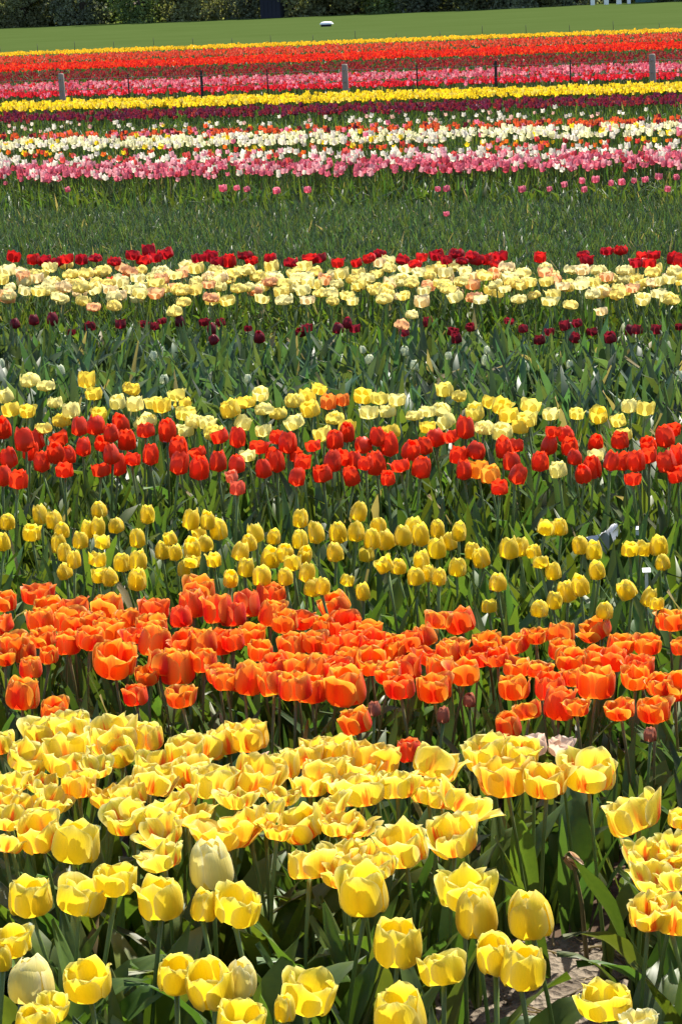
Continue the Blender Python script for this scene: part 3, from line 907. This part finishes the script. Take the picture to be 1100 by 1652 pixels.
for x, y, lb in ((757, 1130, 'narrow brownish tulip bud in front of the orange bed'), (1048, 1186, 'narrow reddish tulip bud below the orange tulips at right'), (715, 1156, 'pinkish tulip bud under the orange tulips right of centre'), (603, 1145, 'small brown bud right of the low central orange tulip')):
    tag(make_tulip('tulip_bud', x, y, 20, 0.30, 'small', 'petal', (0.42, 0.15, 0.09), False, 1, 'green', 0.1), lb, 'tulip bud', 'unopened tulip buds')

# --- small yellow tulips behind the orange bed
MY = [
    (12, 842), (66, 832), (88, 840), (52, 860), (100, 856), (95, 880), (105, 894), (105, 923), (160, 822), (188, 848), (158, 852), (142, 856), (130, 872), (166, 876), (158, 902), (160, 930), (177, 932), (198, 908), (223, 906),
    (222, 938), (222, 870), (238, 832), (5, 876), (308, 840), (335, 842), (353, 856), (320, 862), (332, 878), (262, 890), (283, 892), (275, 870), (310, 886), (310, 906), (298, 918), (485, 838), (510, 862), (412, 862), (402, 876),
    (442, 866), (388, 892), (397, 916), (372, 934), (422, 930), (460, 892), (484, 872), (492, 896), (472, 910), (460, 932), (495, 926), (505, 948), (520, 946), (545, 862), (540, 892), (578, 828), (575, 860), (610, 850), (600, 872),
    (622, 872), (592, 896), (620, 912), (642, 914), (650, 866), (666, 856), (678, 866), (705, 856), (725, 876), (704, 886), (762, 890), (776, 902), (738, 916), (670, 930), (690, 926), (708, 932), (680, 906), (802, 940), (820, 886),
    (840, 884), (860, 890), (872, 906), (892, 922), (880, 852), (903, 850), (935, 880), (957, 890), (962, 920), (913, 956), (935, 946), (893, 970), (870, 982), (1010, 952), (1015, 886), (1036, 884), (1062, 882), (1068, 908), (1045, 966),
    (1058, 974), (975, 986), (585, 956), (788, 978), (560, 936), (120, 905), (345, 905), (436, 900), (740, 860),
]
labs = row_labels(MY, 'small yellow tulip', 'the bed behind the orange tulips', 5)
for (x, y), lb in zip(MY, labs):
    o = make_tulip('small_yellow_tulip', x, y, random.uniform(23, 30), H_MIDY, random.choice(('small', 'small', 'small', 'egg', 'goblet')), 'yellow', shade((0.98, 0.95, 0.7), 0.06), False, 1, 'bright', 0.2)
    tag(o, lb, 'tulip', 'small yellow tulips behind the orange bed')

# --- red tulips
RD = [
    (5, 692), (40, 712), (50, 730), (95, 710), (128, 690), (90, 732), (68, 748), (105, 758), (135, 722), (155, 686), (165, 716), (195, 686), (235, 694), (205, 712), (215, 740), (163, 760), (190, 752), (243, 736), (270, 698), (15, 740),
    (30, 776), (4, 768), (60, 712), (288, 726), (290, 750), (320, 730), (322, 758), (355, 706), (383, 708), (352, 746), (382, 750), (418, 722), (447, 706), (465, 716), (440, 734), (425, 758), (447, 748), (488, 746), (480, 770), (520, 766),
    (505, 720), (540, 710), (537, 746), (560, 700), (553, 740), (572, 744), (590, 748), (567, 770), (606, 750), (608, 706), (627, 720), (585, 718), (663, 728), (685, 720), (702, 706), (728, 706), (750, 692), (645, 752), (680, 756), (625, 772),
    (740, 736), (768, 726), (748, 760), (812, 724), (830, 718), (835, 766), (805, 786), (892, 696), (885, 720), (870, 746), (918, 722), (926, 738), (960, 716), (955, 756), (940, 766), (985, 746), (1005, 746), (1000, 712), (1045, 718), (1072, 706),
    (1086, 694), (1045, 738), (1075, 746), (1020, 774), (1096, 740), (1090, 766), (1026, 746), (824, 744), (180, 700), (110, 735), (475, 735), (912, 700), (180, 735),
]
labs = row_labels(RD, 'bright red tulip', 'the red bed', 5)
for (x, y), lb in zip(RD, labs):
    o = make_tulip('red_tulip', x, y, random.uniform(24, 31), H_RED, random.choice(('small', 'egg', 'small', 'goblet', 'cup')), 'petal', shade((0.80, 0.060, 0.014), 0.12), False, 1, 'green', 0.22)
    tag(o, lb, 'tulip', 'red tulips of the red bed')
for x, y, w, c, lb in ((383, 788, 26, (0.78, 0.14, 0.07), 'salmon red tulip hanging lowest in the red bed left of centre'), (374, 768, 22, (0.80, 0.22, 0.12), 'pinkish salmon tulip just above the lowest salmon one'), (772, 758, 34, (0.88, 0.36, 0.03), 'orange-yellow tulip among the red ones, left of a pair'),
                       (790, 766, 32, (0.88, 0.42, 0.05), 'orange-yellow tulip among the red ones, right of a pair'), (530, 650, 26, (0.86, 0.30, 0.05), 'orange tulip among the pale yellow ones near the centre'), (553, 646, 22, (0.86, 0.28, 0.05), 'second orange tulip among the pale yellow ones, right of the first')):
    tag(make_tulip('salmon_tulip', x, y, w, H_RED, 'goblet', 'petal', c, False, 1), lb, 'tulip', 'orange and salmon tulips among others')

# --- pale yellow tulips behind the red ones
PY = [
    (47, 615), (75, 622), (140, 614), (152, 636), (212, 628), (10, 640), (18, 662), (90, 650), (45, 664), (115, 662), (70, 692), (190, 648), (250, 650), (218, 652), (262, 656), (295, 650), (285, 638), (315, 680), (335, 684), (420, 637),
    (395, 650), (372, 660), (425, 660), (392, 682), (425, 696), (515, 628), (475, 648), (500, 660), (475, 682), (520, 702), (400, 736), (585, 640), (612, 644), (640, 646), (595, 666), (625, 664), (668, 670), (690, 664), (717, 628),
    (740, 640), (712, 662), (765, 666), (790, 650), (808, 658), (820, 672), (855, 656), (850, 678), (838, 688), (720, 682), (630, 696), (780, 692), (810, 696), (888, 668), (930, 668), (1015, 655), (1040, 660), (997, 680), (1005, 702), (900, 758),
    (160, 668), (300, 668), (448, 668), (540, 676), (345, 700), (690, 690), (965, 672), (960, 735), (300, 695), (235, 680), (560, 690), (100, 680), (495, 640),
]
labs = row_labels(PY, 'pale yellow tulip', 'the bed behind the red tulips', 4)
for (x, y), lb in zip(PY, labs):
    o = make_tulip('pale_yellow_tulip', x, y, random.uniform(25, 32), H_PALE, random.choice(('cup', 'cup', 'goblet', 'double')), 'petal', shade(random.choice(((0.88, 0.76, 0.16), (0.88, 0.80, 0.30), (0.88, 0.70, 0.08))), 0.05), False, 1, 'green', 0.2)
    tag(o, lb, 'tulip', 'pale yellow tulips behind the red bed')
WH = [(585, 565), (596, 580), (652, 566), (723, 574), (782, 582), (785, 566), (248, 575), (2, 588), (98, 600), (265, 612), (918, 588), (668, 590), (1095, 608), (400, 612)]
for (x, y), lb in zip(WH, row_labels(WH, 'small white tulip', 'the blue-green leaf band', 2)):
    tag(make_tulip('white_tulip', x, y, random.uniform(10, 15), 0.31, 'small', 'petal', (0.62, 0.66, 0.46), False, 1, 'blue'), lb, 'tulip', 'white tulips in the blue-green leaves')

# --- maroon, cream double and dark red tulips
MA = [(25, 522), (55, 517), (85, 516), (115, 536), (145, 526), (195, 523), (232, 523), (250, 526), (262, 518), (290, 520), (330, 520), (342, 532), (356, 520), (345, 548), (400, 530), (418, 545), (485, 536), (496, 530), (560, 522), (572, 531),
      (730, 536), (736, 547), (820, 518), (843, 530), (651, 536), (885, 536), (910, 526), (930, 522), (926, 546), (955, 536), (983, 546), (1015, 534), (1027, 532), (1057, 532), (1095, 528), (545, 530), (758, 528), (690, 520), (870, 548)]
for (x, y), lb in zip(MA, row_labels(MA, 'small maroon tulip', 'the maroon line', 2)):
    tag(make_tulip('maroon_tulip', x, y, random.uniform(14, 19), 0.33, random.choice(('goblet', 'cup', 'egg')), 'petal', shade((0.20, 0.012, 0.022), 0.3), False, 1, 'bright', 0.15), lb, 'tulip', 'small maroon tulips')
CR = []
for r_, (ya, nn) in enumerate(((438, 50), (448, 52), (459, 52), (470, 48), (482, 28))):
    for k in range(nn):
        CR.append((1100 * (k + 0.5) / nn + random.uniform(-11, 11), ya + random.uniform(-7, 7) + 5 * math.sin(k * 1.3 + r_)))
CR += [(152, 496), (183, 494), (282, 503), (648, 524), (970, 502), (664, 508), (612, 424), (625, 420), (480, 428), (300, 430)]
for (x, y), lb in zip(CR, row_labels(CR, 'cream yellow double tulip', 'the cream bed', 6)):
    c = random.choice(((0.88, 0.78, 0.30), (0.88, 0.80, 0.40), (0.88, 0.74, 0.22), (0.88, 0.72, 0.40), (0.86, 0.50, 0.24)) if random.random() < 0.6 else ((0.88, 0.80, 0.36), (0.88, 0.76, 0.24)))
    tag(make_tulip('cream_tulip', x, y, random.uniform(20, 26), 0.37, random.choice(('double', 'double', 'cup', 'open')), 'petal', shade(c, 0.05), False, 1, 'bright', 0.2), lb, 'tulip', 'cream double tulips')
tag(make_tulip('scarlet_tulip', 190, 453, 26, 0.38, 'cup', 'petal', (0.80, 0.08, 0.02), False, 1), 'single scarlet tulip among the cream double ones at left', 'tulip')
DR = [(22, 415), (55, 418), (72, 421), (108, 418), (132, 419), (156, 416), (185, 423), (215, 412), (240, 404), (232, 420), (268, 410), (320, 417), (340, 415), (370, 422), (395, 412), (406, 421), (436, 418), (500, 418), (516, 417), (545, 425),
      (575, 425), (595, 418), (612, 409), (650, 420), (670, 426), (705, 412), (735, 410), (745, 421), (770, 420), (786, 418), (806, 415), (870, 415), (940, 410), (946, 421), (978, 405), (1000, 405), (1025, 425), (1036, 415), (1055, 412),
      (1046, 425), (1086, 418), (1097, 421), (350, 424), (250, 416), (720, 420), (800, 426), (760, 412), (680, 416), (90, 424), (470, 424)]
for (x, y), lb in zip(DR, row_labels(DR, 'dark red tulip', 'the line behind the cream bed', 2)):
    tag(make_tulip('dark_red_tulip', x, y, random.uniform(19, 25), 0.39, random.choice(('cup', 'goblet', 'double')), 'petal', shade(random.choice(((0.50, 0.012, 0.018), (0.64, 0.018, 0.015), (0.40, 0.01, 0.02))), 0.15), False, 1, 'green', 0.15), lb, 'tulip', 'dark red tulips behind the cream bed')
PK = [(110, 306), (360, 304), (382, 303), (398, 305), (446, 308), (496, 306), (706, 305), (720, 305), (842, 305), (886, 305), (910, 298), (938, 292), (960, 290), (942, 306), (1002, 294), (1022, 292), (1040, 290), (1062, 284), (1076, 305), (1090, 286), (720, 345), (985, 296)]
for (x, y), lb in zip(PK, row_labels(PK, 'stray pink tulip', 'the dark green band', 2)):
    tag(make_tulip('pink_tulip', x, y, random.uniform(9, 13), 0.34, 'goblet', 'petal', shade((0.74, 0.20, 0.27), 0.15), False, 0), lb, 'tulip', 'stray pink tulips below the pink stripe')

# --- the same beds carry on to both sides of the view
def side_bed(name, label, y0, y1, h, rad, density, shape, matkey, cols, reach=1.0, nr=6, nc=4):
    me = make_petals(shape, 77, nr, nc)
    Vt = np.concatenate([a[0] for a in me])
    Ft = np.concatenate([a[1] + i * nr * nc for i, a in enumerate(me)])
    ut = np.concatenate([a[2] for a in me])

    def outside(p):
        ok = []
        for a, b in p:
            sx, sy = spot(Vector((a, b, h)))
            ok.append(sx < -45 or sx > 1145 or sy > 1715)
        return np.array(ok, bool)
    p = bed_points(row_v(y1, h), row_v(y0, h), density, reach, 0.0, outside)
    n = len(p)
    if not n:
        return
    c = np.array(cols)[RNG.integers(0, len(cols), n)] * RNG.uniform(0.92, 1.06, (n, 1))
    hh = h - rad + RNG.normal(0, 0.02, n)
    P, F, C = scatter(Vt, [Ft], np.c_[p, hh], RNG.uniform(0, 6.28, n), np.full(n, rad), rad * RNG.uniform(0.9, 1.1, n), np.clip(c, 0, 1), np.abs(RNG.normal(0, 0.2, n)), RNG.uniform(0, 6.28, n))
    o = link(name, mesh_np(name, P, F, M[matkey], np.tile(ut, (n, 1)), C))
    tag(o, label, 'tulips', None, 'stuff')
    P, F, C = scatter(STEM_LO[0], STEM_LO[1], np.c_[p, np.zeros(n)], RNG.uniform(0, 6.28, n), np.full(n, 0.36), hh, leaf_cols(n, 'bright'))
    link('stems', mesh_np('stems', P, F, M['stem'], None, C), o)['kind'] = 'stuff'


side_bed('side_yellow_tulips', 'yellow tulips of the front bed going on beside the view', 1420, 1900, 0.40, 0.031, 45, 'cup', 'yellow', [ONE])
side_bed('side_streaked_tulips', 'orange streaked yellow tulips going on beside the view', 1180, 1420, 0.37, 0.023, 90, 'open', 'flamed', [ONE])
side_bed('side_orange_tulips', 'orange tulips going on beside the view', 960, 1160, 0.33, 0.024, 90, 'cup', 'orange', [ONE, (1, 0.7, 1)])
side_bed('side_small_yellow_tulips', 'small yellow tulips going on beside the view', 820, 970, 0.36, 0.020, 60, 'small', 'yellow', [(0.98, 0.94, 0.7)])
side_bed('side_red_tulips', 'red tulips going on beside the view', 685, 780, 0.40, 0.022, 60, 'egg', 'petal', [(0.70, 0.022, 0.012)])
side_bed('side_pale_yellow_tulips', 'pale yellow tulips going on beside the view', 620, 690, 0.40, 0.021, 50, 'cup', 'petal', [(0.88, 0.76, 0.16), (0.88, 0.8, 0.3)])
side_bed('side_cream_tulips', 'cream tulips going on beside the view', 428, 488, 0.37, 0.027, 45, 'cup', 'petal', [(0.88, 0.78, 0.3)])
side_bed('side_dark_red_tulips', 'dark red tulips going on beside the view', 408, 425, 0.39, 0.026, 30, 'cup', 'petal', [(0.36, 0.01, 0.02)])

# --- broken, wilted tulip over the gap at right
P = at(925, 1372, 0.22)
wr = bpy.data.objects.new('wilted_tulip', None)
COL.objects.link(wr)
wr.location = (P.x, P.y, 0)
V, F = tube([(0.02, 0.01, 0), (0.012, 0.006, 0.12), (0, 0, 0.19), (-0.012, 0, 0.215), (-0.02, 0, 0.205)], [0.0045, 0.004, 0.0035, 0.003, 0.003], 6)
link('stem', mesh_np('stem', V, F, M['stem']), wr).color = (0.16, 0.13, 0.06, 1)
for k, me in enumerate(petals_for('wide', 'petal', 1)):
    o = link('petal', me, wr, Matrix.Translation((-0.012, 0, 0.215)) @ Matrix.Rotation(R(110 + 25 * (k % 3)), 4, 'Y') @ Matrix.Rotation(k * 0.7, 4, 'Z') @ Matrix.Diagonal((0.012, 0.009, 0.024, 1)))
    o.color = random.choice(((0.42, 0.22, 0.10, 1), (0.62, 0.48, 0.34, 1), (0.50, 0.34, 0.18, 1)))
tag(wr, 'brown wilted tulip hanging over the dark gap at right', 'tulip')

# ------------------------------------------------------------------ small things lying in the beds
P = at(973, 886, 0.20)
n = 14
gx, gy = np.meshgrid(np.linspace(-0.045, 0.045, n), np.linspace(-0.07, 0.07, n), indexing='ij')
hz = 0.028 * np.sin(gx * 34 + 1.5 * np.sin(gy * 22)) * np.cos(gy * 26 + 0.6) + 0.03 * np.sin(gx * 71 + gy * 53) + 0.22 - 0.3 * gy
V = np.stack([gx + 0.012 * np.sin(gy * 60), gy, np.maximum(hz, 0.01)], 2).reshape(-1, 3)
o = link('plastic_sheet', mesh_np('plastic_sheet', V, [grid_faces(n, n)], M['film'], smooth=True))
o.location = (P.x, P.y, 0)
tag(o, 'crumpled grey-white plastic sheet lying among the small yellow tulips at right', 'plastic sheet')
for x, y, lb, w_, h_ in ((1042, 921, 'white plant label right of the crumpled plastic among small yellow tulips', 0.010, 0.008), (1027, 853, 'small white label on a thin stake above the small yellow tulips at right', 0.004, 0.007)):
    P = at(x, y, 0.27)
    r_ = bpy.data.objects.new('plant_label', None)
    COL.objects.link(r_)
    r_.location = (P.x, P.y, 0)
    r_.rotation_euler = (0, 0, random.uniform(-0.3, 0.3))
    V, F = box(-0.004, 0.004, 0.0005, 0.0025, -0.02, 0.27)
    link('stake', mesh_np('stake', V, F, M['white'], smooth=False), r_)
    V, F = box(-w_, w_, -0.003, 0, -h_, h_)
    link('plate', mesh_np('plate', V, F, M['white'], smooth=False), r_, Matrix.Translation((0, 0, 0.27)) @ Matrix.Rotation(R(-62), 4, 'X'))
    tag(r_, lb, 'plant label', 'white plant labels')

# ------------------------------------------------------------------ wire fence with wooden posts
V_FENCE = row_v(150, 0.36) + 0.7


def on_row(x, v, z=0.0, y=140):
    """Point of the row at distance v that shows at image column x."""
    d = fw + rt * ((x - W_PX / 2) / F_PX) - up * ((y - H_PX / 2) / F_PX)
    t = v / (d.x * EV.x + d.y * EV.y)
    return Vector((d.x * t, d.y * t, z))


def wood_post(x, lb, hgt=0.70, r=0.042):
    p = on_row(x, V_FENCE)
    root = bpy.data.objects.new('fence_post', None)
    COL.objects.link(root)
    root.location = p
    V, F = tube([(0, 0, -0.3), (0.004, 0, 0.4), (0.0, 0.006, hgt - 0.02), (0, 0.006, hgt)], [r, r * 0.98, r * 0.95, r * 0.8], 10)
    link('shaft', mesh_np('shaft', V, F, M['post']), root)
    for z in (hgt - 0.07, hgt - 0.22):
        V, F = tube([(-0.012, -r * 0.9, z - 0.02), (-0.012, -r * 1.12, z), (-0.012, -r * 0.9, z + 0.02)], 0.004, 5)
        link('staple', mesh_np('staple', V, F, M['wire']), root)
    tag(root, lb, 'fence post', 'wooden posts of the wire fence')


wood_post(100, 'weathered grey wooden fence post, leftmost of the three')
wood_post(557, 'weathered grey wooden fence post in the middle of the view')
wood_post(1052, 'weathered grey wooden fence post, rightmost of the three')
V, F = join([box(-0.014, 0.014, -0.003, 0.003, -0.3, 0.68), box(-0.0025, 0.0025, -0.02, -0.003, -0.3, 0.68)])
tp = mesh_np('shaft', V, F, M['steel'], smooth=False)
for x, lb in ((208, 'thin dark steel fence stake right of the leftmost wooden post'), (326, 'thick dark steel fence stake midway between the left two wooden posts'), (432, 'thin steel fence stake left of the middle wooden post'), (673, 'thin steel fence stake right of the middle wooden post'),
              (800, 'dark steel fence stake midway between the right two wooden posts'), (920, 'thin steel fence stake left of the rightmost wooden post')):
    s_ = link('fence_stake', tp)
    s_.location = on_row(x, V_FENCE)
    s_.scale = (1.3, 1.3, 1) if x in (326, 800) else (0.7, 0.7, 0.97)
    tag(s_, lb, 'fence stake', 'steel stakes of the wire fence')
wr_ = bpy.data.objects.new('fence_wire', None)
COL.objects.link(wr_)
for z in (0.63, 0.48):
    pts = [on_row(x, V_FENCE, z - 0.012 * abs(math.sin((x - 100) / 457 * math.pi))) - EV * 0.062 for x in range(-300, 1451, 50)]
    V, F = tube(pts, 0.0022, 4)
    link('strand', mesh_np('strand', V, F, M['wire']), wr_)
tag(wr_, 'thin wire strands running between the fence posts', 'fence wire')

# thin poles along the edge of the far grass field
V, F = tube([(0, 0, -0.2), (0.005, 0, 0.3), (0, 0, 0.46)], [0.008, 0.007, 0.006], 6)
fp = mesh_np('pole', V, F, M['steel'])
for k, x in enumerate((5, 65, 125, 188, 252, 315, 378, 440, 508, 576, 642, 712, 780, 850, 920, 990, 1064)):
    o = link('field_pole', fp)
    o.location = on_row(x, V_FAR + 1.5)
    o.scale = (1, 1, random.uniform(0.95, 1.2))
    tag(o, ('leftmost' if k == 0 else 'rightmost' if k == 16 else ordinal(k + 1) + ' from left') + ' of the thin dark poles along the far yellow stripe', 'pole', 'thin poles along the far field edge')

# ------------------------------------------------------------------ far side of the grass field
leafq = (np.array([(-0.5, 0, -0.35), (0.5, 0.1, -0.3), (0.6, 0, 0.35), (-0.4, -0.1, 0.4), (0, 0.35, 0)], np.float32), [np.array([(0, 1, 4), (1, 2, 4), (2, 3, 4), (3, 0, 4)])])


def far_tree(x, v, hgt, rx, tone, lb, trunk_h, name='field_tree'):
    p = on_row(x, v)
    root = bpy.data.objects.new(name, None)
    COL.objects.link(root)
    root.location = p
    parts = [tube([(0, 0, -0.3), (0.1, 0, hgt * 0.3), (-0.1, 0.1, hgt * 0.65), (0, 0, hgt * 0.9)], [hgt * 0.03, hgt * 0.024, hgt * 0.014, 0.02], 8)]
    for k in range(9):
        a = k * 2.4
        z0 = hgt * (0.15 + 0.07 * k)
        ln = rx * random.uniform(0.6, 0.95)
        parts.append(tube([(0, 0, z0), (math.cos(a) * ln * 0.5, math.sin(a) * ln * 0.5, z0 + hgt * 0.06), (math.cos(a) * ln, math.sin(a) * ln, z0 + hgt * 0.09)], [hgt * 0.010, hgt * 0.007, 0.015], 5))
    V, F = join(parts)
    link('trunk', mesh_np('trunk', V, F, M['bark']), root)
    nb, per = 64, 85
    cz = RNG.uniform(0, 1, nb)
    cz = trunk_h + (hgt - trunk_h) * cz ** 1.7
    prof = np.clip(np.sin(np.pi * np.clip((cz - trunk_h) / (hgt - trunk_h), 0, 1) ** 0.6 * 0.86 + 0.42), 0.15, 1)
    ca, cr = RNG.uniform(0, 6.28, nb), np.sqrt(RNG.uniform(0.1, 1, nb)) * rx * prof
    cen = np.c_[np.cos(ca) * cr, np.sin(ca) * cr, cz]
    cb = np.repeat(cen, per, axis=0) + RNG.normal(0, 1, (nb * per, 3)) * np.array([0.16, 0.16, 0.075 * hgt / rx * 0.55]) * rx
    cb[:, 2] = np.maximum(cb[:, 2], 0.02)
    m_ = len(cb)
    col = np.array(tone)[None] * np.repeat(RNG.uniform(0.6, 1.3, nb), per)[:, None] * RNG.uniform(0.7, 1.3, (m_, 1))
    s_ = RNG.uniform(0.10, 0.24, m_)
    P, FF, C = scatter(leafq[0], leafq[1], cb, RNG.uniform(0, 6.28, m_), s_, s_, col, RNG.uniform(-1.3, 1.3, m_), RNG.uniform(0, 6.28, m_))
    link('crown', mesh_np('crown', P, FF, M['tree'], None, C, smooth=False), root)
    tag(root, lb, 'tree', 'dark trees along the far side of the field')


V_TREE = row_v(24, 0.0)
tones = {'dark': (0.13, 0.145, 0.09), 'olive': (0.20, 0.205, 0.11), 'green': (0.17, 0.22, 0.09), 'grey': (0.17, 0.185, 0.13)}
TT = [(-120, 'olive'), (-20, 'dark'), (45, 'olive'), (95, 'olive'), (140, 'grey'), (190, 'green'), (235, 'green'), (275, 'grey'), (320, 'olive'), (365, 'green'), (408, 'grey'), (482, 'olive'), (530, 'grey'), (580, 'olive'), (630, 'green'), (680, 'grey'), (730, 'olive'), (780, 'dark'), (830, 'grey'), (880, 'olive'), (930, 'grey'), (1090, 'grey'), (1170, 'olive')]
for k, (x, tn) in enumerate(TT):
    far_tree(x, V_TREE + random.uniform(-1, 4), random.uniform(6.5, 9.5), random.uniform(1.5, 2.3), tones[tn], ('leftmost' if k == 0 else 'rightmost' if k == len(TT) - 1 else ordinal(k + 1) + ' from left') + ' of the dark leafy trees at the far edge of the field', random.uniform(0.0, 0.35))
for k in range(16):
    x = -150 + k * 88
    far_tree(x, V_TREE + 8 + random.uniform(0, 3), random.uniform(8, 11), 3.0, tones['dark'], ('leftmost' if k == 0 else 'rightmost' if k == 15 else ordinal(k + 1) + ' from left') + ' of the tall shadowed trees behind the tree line', 0.0)


def shed(name, x, v, wid, dep, hgt, rise, wallm, roofm, lb, nb):
    p = on_row(x, v)
    root = bpy.data.objects.new(name, None)
    COL.objects.link(root)
    root.location = p
    root.rotation_euler = (0, 0, -THETA)
    bw = wid / nb
    V, F = box(0.006, bw - 0.006, -0.03, 0, 0, hgt)
    bm_ = mesh_np('board', V, F, wallm, smooth=False)
    V, F = box(-wid / 2, wid / 2, 0.001, dep, -0.2, hgt)
    gb = np.array([(-wid / 2 - 0.2, -0.25, hgt + 0.002), (wid / 2 + 0.2, -0.25, hgt + 0.002), (wid / 2 + 0.2, dep + 0.2, hgt + 0.002), (-wid / 2 - 0.2, dep + 0.2, hgt + 0.002), (-wid / 2 - 0.2, dep / 2, hgt + rise), (wid / 2 + 0.2, dep / 2, hgt + rise)], np.float32)
    link('wall', mesh_np('wall', V, F, wallm, smooth=False), root)
    link('roof', mesh_np('roof', gb, [np.array([(0, 1, 5, 4), (2, 3, 4, 5), (0, 3, 2, 1)]), np.array([(1, 2, 5), (3, 0, 4)])], roofm, smooth=False), root)
    for i in range(nb):
        link('board', bm_, root, Matrix.Translation((-wid / 2 + i * bw, 0, 0)))
    tag(root, lb, 'shed')


shed('wooden_shed', 442, V_TREE - 3, 1.25, 3.0, 2.6, 0.8, M['darkwall'], M['roof'], 'dark board-clad shed between the trees left of centre', 5)
shed('metal_shed', 1075, V_TREE + 4, 3.6, 4.0, 2.4, 0.7, M['teal'], M['roof'], 'teal metal shed at the far right edge of the field', 12)
for k, (x, w_, h_) in enumerate(((958, 0.20, 0.24), (980, 0.22, 0.22), (1000, 0.24, 0.18), (1016, 0.16, 0.26))):
    p = on_row(x, V_TREE - 1.0)
    root = bpy.data.objects.new('white_crate', None)
    COL.objects.link(root)
    root.location = p
    s1, s2 = 0.5 * w_ * 1.15, h_ * 1.3
    V, F = box(-s1, s1, -0.12, 0.12, 0.0, s2)
    link('body', mesh_np('body', V, F, M['white'], smooth=False), root)
    V, F = box(-s1 - 0.015, s1 + 0.015, -0.135, 0.135, s2 + 0.002, s2 + 0.035)
    link('lid', mesh_np('lid', V, F, M['white'], smooth=False), root)
    tag(root, ('leftmost', 'second', 'third', 'rightmost')[k] + ' of the four small white crates by the teal shed', 'crate', 'white crates at the far field edge')

# white upturned boat-shaped trough lying in the grass
p = at(527, 43, 0.0)
root = bpy.data.objects.new('white_trough', None)
COL.objects.link(root)
root.location = p
ts = np.linspace(-1, 1, 13)
vv, ffq = [], []
for i, t in enumerate(ts):
    wv = 0.15 * math.sqrt(max(0.02, 1 - abs(t) ** 3))
    for k in range(7):
        a = math.pi * k / 6
        vv.append((t * 0.30, -math.cos(a) * wv, 0.10 + math.sin(a) * wv * 0.8))
for i in range(12):
    for k in range(6):
        ffq.append((i * 7 + k, i * 7 + k + 1, (i + 1) * 7 + k + 1, (i + 1) * 7 + k))
link('hull', mesh_np('hull', np.array(vv, np.float32), [np.array(ffq)], M['white']), root)
V, F = box(-0.25, 0.2, -0.11, 0.11, 0.0, 0.10)
link('foot', mesh_np('foot', V, F, M['darkwall'], smooth=False), root)
tag(root, 'small white upturned trough lying on the far green field', 'trough')
